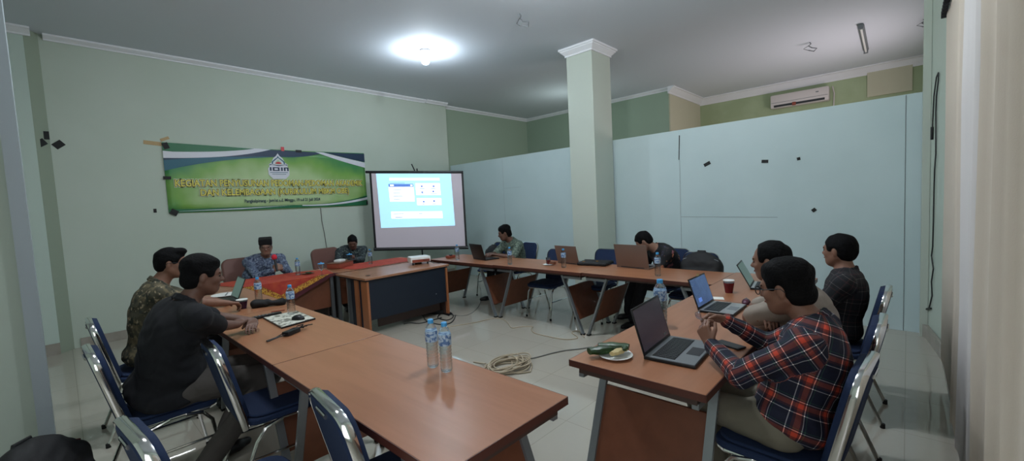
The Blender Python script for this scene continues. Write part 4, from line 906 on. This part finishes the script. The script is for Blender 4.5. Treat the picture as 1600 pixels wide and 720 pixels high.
        if True:
            if (lat@(-L_*s)) < 0 and not hd: lat = -lat
        kn = Wp+fd*.085
        for j, u_ in enumerate((.030, .010, -.010, -.029)):
            body_f.cap(o(Wp+fd*.012+lat*u_*.55), o(kn+lat*u_-fd*(.004*abs(j-1))), .0165, .0120, .010)
            L1 = (.040, .044, .041, .033)[j]; a0 = fd.copy(); p_ = kn+lat*u_-fd*(.004*abs(j-1)); curl = curls[i]*(1+.08*j)
            for sgm, (fac, ang) in enumerate(((1, 28), (.62, 40), (.52, 28))):
                th = R(ang*curl); a1 = a0*math.cos(th)+pn*math.sin(th); pn_ = -a0*math.sin(th)+pn*math.cos(th)
                p2 = p_+a1*L1*fac; body_f.cap(o(p_), o(p2), .0092-.0007*sgm, .0085-.0008*sgm, .003)
                # keep bending in the same plane
                a0 = a1; pn = pn_; p_ = p2
            # restore the palm normal for the next finger
            pn = np.cross(lat, fd)*1.0; pn = pn if (pn@(np.array(hd[1], float) if hd else np.array([0, 0, -1.]))) > 0 else -pn; pn /= np.linalg.norm(pn)
        t0 = Wp+fd*.025+lat*.028; t1 = t0+fd*.03+lat*.026+pn*.012; t2 = t1+fd*.030+lat*.004+pn*.012*curls[i]
        body_f.cap(o(t0), o(t1), .0135, .0105, .008); body_f.cap(o(t1), o(t2), .010, .0085, .003)
    # legs
    for i, s in enumerate((1, -1)):
        Hp = pc+L_*s*.095; Hp[2] = pelvis_z-.02
        K = np.array(knees[i], float) if knees else Hp+F_*.42+L_*s*.05+UP*(-.01); K[2] = max(K[2], .47) if not knees else K[2]
        A_ = np.array(feet[i], float) if feet else np.array([K[0]+F_[0]*.02, K[1]+F_[1]*.02, .09]); A_[2] = .095
        fdn = A_-Hp; fdn[2] = 0; fdn = F_*.8+L_*s*.2; fdn /= np.linalg.norm(fdn)
        body_f.cap(o(Hp), o(K), .078, .055, .03); body_f.cap(o(K), o(A_), .052, .036, .02); body_f.cap(o(A_-UP*.045-fdn*.03), o(A_-UP*.06+fdn*.13), .034, .026, .015)
        tr.cap(o(Hp), o(K), .094*max(1, girth*.95), .072, .03); tr.cap(o(K), o(A_+UP*.02), .070, .062, .02)
        fs = Field(); fs.cap(o(A_-UP*.050-fdn*.04), o(A_-UP*.056+fdn*.10), .040, .036, .03); fs.cap(o(A_-UP*.056+fdn*.10), o(A_-UP*.062+fdn*.17), .036, .028, .02); fs.cut.append(('plane', o((0, 0, .003)), (0, 0, -1))); fs.cut.append(('plane', o(A_+UP*.0), (0, 0, 1)))
        arms['shoe%d' % s] = fs
    tr.ell(o(pc-UP*.0), (.135*girth, .175*girth, .11), T, .04)
    # cut-outs
    sh.cut.append(('sub', ('c', o(nk0+ax*.015), o(nk1), .064, .064, 0))); sh.cut.append(('plane', o((0, 0, pelvis_z-.095)), (0, 0, -1)))
    for i, s in enumerate((1, -1)):
        S, E_, Wp = arms[s]
    sh.noise = .0035
    tr.noise = .003
    P = empty('person', root, 0, lab, 'person')
    V, Fc = body_f.mesh(res); mesh_obj('body', V, Fc, skin, P)
    V, Fc = sh.mesh(max(res, .007))
    # cloth coordinates: along and around the nearest of torso and arms
    segs = [(o(pc), o(nb), .16, fr, L_)]
    for s in (1, -1):
        S, E_, Wp = arms[s]
        for a, b in ((S+(E_-S)*.12, E_), (E_, Wp)):
            dd = (b-a)/np.linalg.norm(b-a); u1 = np.cross(dd, UP); u1 = u1/np.linalg.norm(u1) if np.linalg.norm(u1) > .1 else L_; segs.append((o(a), o(b), .06, u1, np.cross(dd, u1)))
    best = np.full(len(V), 1e9); at = np.zeros((len(V), 3))
    for k_, (a, b, rad, u1, u2) in enumerate(segs):
        dd = b-a; L2 = dd@dd; t_ = ((V-a)@dd)/L2; tc_ = np.clip(t_, 0, 1); off_ = V-a-tc_[:, None]*dd; dist = np.linalg.norm(off_, axis=1)-rad; m_ = dist < best; best[m_] = dist[m_]
        x_, y_ = off_@u1, off_@u2
        if k_ == 0: uu = np.arctan2(y_, x_)*.17
        else: uu = np.arctan2(y_, x_)*rad
        vv = t_*math.sqrt(L2)+(.13*k_)
        at[m_, 0] = uu[m_]; at[m_, 1] = vv[m_]
    mesh_obj('shirt', V, Fc, shirt, P, attr=at)
    V, Fc = tr.mesh(.010); mesh_obj('trousers', V, Fc, trousers, P)
    for s in (1, -1): V, Fc = arms['shoe%d' % s].mesh(.009); mesh_obj('shoe', V, Fc, shoes, P)
    if collar:
        cf = Field(); n_ = 10; axn = (nk1-nk0)/np.linalg.norm(nk1-nk0); cx = np.cross(L_, axn); cx = cx if cx@F_ > 0 else -cx
        pts = [nk0+axn*.045-axn*.030*max(0, math.cos(th))+cx*.074*math.cos(th)+L_*.074*math.sin(th) for th in [2*math.pi*(i+.5)/n_ for i in range(n_)]]
        for i in range(n_-1): cf.cap(o(pts[i]-axn*.02), o(pts[i+1]-axn*.02), .011, .011, .01); cf.cap(o(pts[i]), o(pts[i+1]), .009, .009, .01)
        V, Fc = cf.mesh(.006); mesh_obj('collar', V, Fc, shirt, P, attr=np.stack([V[:, 0], V[:, 1], V[:, 2]], 1))
    # hair: a cap over the skull, cut back from the face and round the ears
    hr = Field(); hr.ell(q(-.014, 0, .034), np.array((.105, .083, .095))*sc, H, .01); hr.ell(q(-.040, 0, -.012), np.array((.074, .0735, .075))*sc, H, .02)
    if hair_style == 'full': hr.ell(q(.015, 0, .092), np.array((.060, .066, .032))*sc, H, .03); hr.ell(q(-.03, 0, .065), np.array((.095, .087, .075))*sc, H, .02); hr.ell(q(-.055, 0, -.035), np.array((.060, .066, .070))*sc, H, .02)
    if hair_style == 'quiff': hr.ell(q(.055, 0, .095), np.array((.045, .06, .028))*sc, H, .02)
    hr.cut.append(('soft', ('b', q(.137, 0, -.032), np.array((.075, .12, .085))*sc, H, .03, 0), .022))           # face
    hr.cut.append(('soft', ('b', q(.058, 0, -.078), np.array((.062, .12, .068))*sc, H, .03, 0), .018))             # jaw and cheeks
    hr.cut.append(('soft', ('b', q(-.02, 0, -.155), np.array((.12, .12, .07))*sc, H, .02, 0), .025))                # nape
    if hair_style == 'receding': hr.cut.append(('soft', ('b', q(.132, 0, .03), np.array((.075, .12, .085))*sc, H, .03, 0), .02))
    for s in (1, -1): hr.cut.append(('soft', ('e', q(.002, s*.090, -.012), np.array((.026, .026, .038))*sc, H, 0, 0), .01))
    hr.noise = .0032
    if not cap or True: V, Fc = hr.mesh(min(res, .006)); mesh_obj('hair', V, Fc, hair, P)
    if cap:
        cf = Field(); M4 = H; cf.box(q(-.008, 0, .086), np.array((.103, .085, .043))*sc, .016, H); V, Fc = cf.mesh(.006); mesh_obj('black_cap', V, Fc, 'cap_black', P)
    def small(nm, c, r_, mn): f_ = Field(); f_.ell(c, np.array(r_)*sc, H); V, Fc = f_.mesh(max(.0022, min(r_)*.5)); mesh_obj(nm, V, Fc, mn, P)
    for s in (1, -1):
        small('eye', q(.0785, s*.031, .0035), (.010, .014, .0065), 'eye_dark')
        f_ = Field(); f_.cap(q(.090, s*.014, .024), q(.080, s*.046, .024), .0045, .0035, .003); V, Fc = f_.mesh(.0025); mesh_obj('eyebrow', V, Fc, hair if hair != 'hair_grey' else hair, P)
    f_ = Field(); f_.cap(q(.0885, .020, -.054), q(.0885, -.020, -.054), .0055, .0055, .003); V, Fc = f_.mesh(.003); mesh_obj('lips', V, Fc, 'lips', P)
    if moustache: f_ = Field(); f_.cap(q(.093, .018, -.042), q(.093, -.018, -.042), .005, .005, .003); V, Fc = f_.mesh(.003); mesh_obj('moustache', V, Fc, hair, P)
    if glasses:
        mb = MB(); qq = lambda x, y, z: Vector(q(x, y, z))
        for s in (1, -1):
            mb.tube([qq(.105, s*.034+.024*math.cos(a), .002+.019*math.sin(a)) for a in [2*math.pi*i/16 for i in range(16)]], .0022, 6, closed=True)
            mb.tube([qq(.104, s*.058, .008), qq(.06, s*.079, .008), qq(-.01, s*.083, .006), qq(-.025, s*.08, -.012)], .0022, 6)
        mb.tube([qq(.106, .010, .004), qq(.108, 0, .007), qq(.106, -.010, .004)], .0022, 6); mb.build('glasses', 'black_plastic', P)
    return P, arms, q
batik('batik_brown', '3d3a2c', [('5f5640', 'n', 14, .5, .58), ('262a22', 'n', 24, .52, .6), ('8a7d66', 'n', 34, .60, .66)])
batik('batik_blue', '4e5a70', [('6f7c92', 'n', 22, .5, .56), ('2b3450', 'n', 30, .55, .62), ('8f98a6', 'n', 60, .6, .66)])
batik('batik_dark', '2a3338', [('5d6a62', 'n', 40, .55, .62), ('141c22', 'n', 22, .5, .6), ('7c8578', 'v', 30, .12, .05)])
batik('batik_green', '4a5850', [('6d7a6b', 'n', 30, .5, .56), ('2c3836', 'n', 34, .56, .62), ('8d9482', 'v', 32, .12, .06)])
batik('batik_floral', '121318', [('6e4048', 'n', 9, .60, .64), ('a86c50', 'n', 13, .66, .69), ('3a3550', 'n', 16, .62, .68)])
tartan('plaid_bright', [(0, '141a36'), (.25, '10152e'), (.44, 'd8d4d0'), (.465, '141a36'), (.56, '53242c'), (.64, 'a54a34'), (.80, '53242c'), (.86, 'e0dad4'), (.885, '141a36'), (.94, '2a5a48'), (.965, '141a36')], .115)
tartan('plaid_dark', [(0, '1a1c24'), (.42, '22232b'), (.5, '8a8480'), (.53, '1a1c24'), (.80, '4a2c30'), (.88, '1a1c24')], .085)
# ---- left row
person('man in brown batik with glasses, farther of the two men at the left row', (-4.34, .60, 1.25), 72, 88, ((-4.76, 1.00, .80), (-4.40, 1.10, .79)), .0075, 6, 'skin', 'batik_brown', 'short', 'trousers_black', glasses=True, hair_style='quiff', girth=1.1, chest=1.08, pelvis=(-4.36, 0.42))
person('man in black short-sleeved shirt leaning on the left row with folded hands', (-3.25, .60, 1.235), 82, 98, ((-3.57, .94, .81), (-3.54, .86, .80)), .0065, 8, 'skin_dark', 'black_shirt', 'short', 'trousers_grey', girth=1.28, chest=1.18, hair_style='full',
       hand_dirs=(((.8, -.35, -.05), (0, 0, -1)), ((-.75, .45, .05), (0, 0, -1))), curls=(.5, .5), elbows=((-3.85, .74, .74), (-3.34, .68, .76)), knees=((-3.5, .92, .52), (-3.16, .90, .52)), feet=((-3.30, .62, .09), (-2.96, .42, .09)), pelvis=(-3.37, 0.38))
# ---- head table
P3 = person('elderly man in blue-grey batik and black cap holding a red microphone', (-6.74, 2.01, 1.14), -18, 2, ((-6.50, 2.12, .82), (-6.49, 2.01, .82)), .0085, 8, 'skin_mid', 'batik_blue', 'long', 'trousers_black', cap=True, hair='hair_grey', hair_style='short', girth=1.35, chest=1.15, glasses=True, spine=.44, elbow_out=(.7, .7),
       hand_dirs=(((.3, -.6, .35), (-.5, -.6, 0)), ((.25, .65, .3), (-.5, .6, 0))), curls=(1.4, 1.4), tuck=.1, pelvis=(-7.0, 1.93))
person('man in dark batik looking down at a phone behind the right head table', (-6.76, 3.32, 1.075), -30, -8, ((-6.52, 3.21, .81), (-6.53, 3.08, .81)), .009, 28, 'skin_dark', 'batik_dark', 'long', 'trousers_black', glasses=False, hair_style='short', moustache=True, girth=1.3, chest=1.05, spine=.42, elbow_out=(.7, .7),
       hand_dirs=(((.6, -.5, .1), (0, 0, 1)), ((.6, .5, .1), (0, 0, 1))), curls=(1, 1), scale=.95, pelvis=(-7.02, 3.27))
# ---- back row
person('man in grey-green batik typing on the black laptop at the back row', (-4.80, 4.94, 1.11), 232, 255, ((-4.66, 4.62, .80), (-4.86, 4.64, .80)), .0085, 14, 'skin_dark', 'batik_green', 'short', 'trousers_black', moustache=True, girth=1.12, chest=1.12, hair_style='full', spine=.45,
       elbow_out=(1.2, .8), pelvis=(-4.8, 5.2))
person('bowed man in black floral batik behind the light brown laptop', (-2.39, 4.93, 1.04), 205, 235, ((-2.40, 4.78, .80), (-2.55, 4.98, .80)), .0085, 36, 'skin_mid', 'batik_floral', 'long', 'trousers_black', girth=1.05, chest=1.1, hair_style='short', spine=.46, tuck=.08, hunch=.05,
       feet=((-2.45, 4.72, .09), (-2.66, 5.0, .09)), pelvis=(-2.2, 5.16))
# ---- right row
P7 = person('man in orange and navy plaid with glasses nearest on the right row', (-.42, 2.32, 1.135), 172, 178, ((-.72, 2.19, .84), (-.72, 2.42, .91)), .005, 12, 'skin', 'plaid_bright', 'long', 'trousers_khaki', glasses=True, hair_style='full', girth=1.02, chest=1.04, spine=.44, scale=1.04,
       hand_dirs=(((-.45, .2, .75), (.2, .95, .1)), ((-.8, -.35, .15), (0, -.6, -.75))), curls=(1.5, 1.7), elbows=((-.50, 1.98, .76), None), elbow_out=(.4, .6), tuck=.1, pelvis=(-0.385, 2.17), knees=((-.77, 2.20, .52), (-.78, 2.42, .52)), feet=((-.72, 2.24, .09), (-.74, 2.46, .09)))
person('man in beige shirt leaning forward on the right row, partly hidden by the plaid man', (-.61, 2.95, 1.165), 178, 182, ((-.64, 3.08, .80), (-.62, 2.86, .85)), .007, 6, 'skin', 'beige_shirt', 'short', 'trousers_black', girth=1.15, chest=1.12, hair_style='receding', spine=.50, tuck=.12, elbows=((-.84, 2.74, .79), (-.84, 3.2, .79)), curls=(.7, .7), pelvis=(-0.38, 2.92))
person('man in dark plaid shirt, farthest on the right row, looking at the screen side', (-.365, 3.90, 1.13), 160, 184, ((-.70, 3.74, .80), (-.68, 4.02, .80)), .007, 2, 'skin', 'plaid_dark', 'long', 'trousers_black', girth=.95, chest=1.0, hair_style='short', spine=.42, tuck=-.03, pelvis=(-0.375, 3.87))
# microphone held in both hands, clear wrapper in the plaid man's fingers
p = Vector((-6.46, 2.03, .945)); t = empty('microphone', p, 0, 'dark microphone with red foam head held by the man in the black cap', 'microphone')
f = Field(); f.ell((-.03, -.0, .055), (.036, .036, .042)); V, F = f.mesh(.006); mesh_obj('foam_head', V, F, 'red_foam', t); MB().tube([(-.02, 0, .03), (.04, .0, -.14)], [.018, .013], 12).build('handle', 'black_plastic', t)
t_ = Vector((-.79, 2.25, .965)); f = Field(); f.cap((0, -.02, 0), (-.02, .05, .01), .014, .01); f.cap((-.01, 0, -.01), (.0, .03, -.03), .012, .008); f.noise = .006; V, F = f.mesh(.003)
tag(mesh_obj('plastic_wrapper', V, F, 'thin_film', None, t_), 'crumpled clear wrapper between the fingers of the plaid man', 'wrapper')
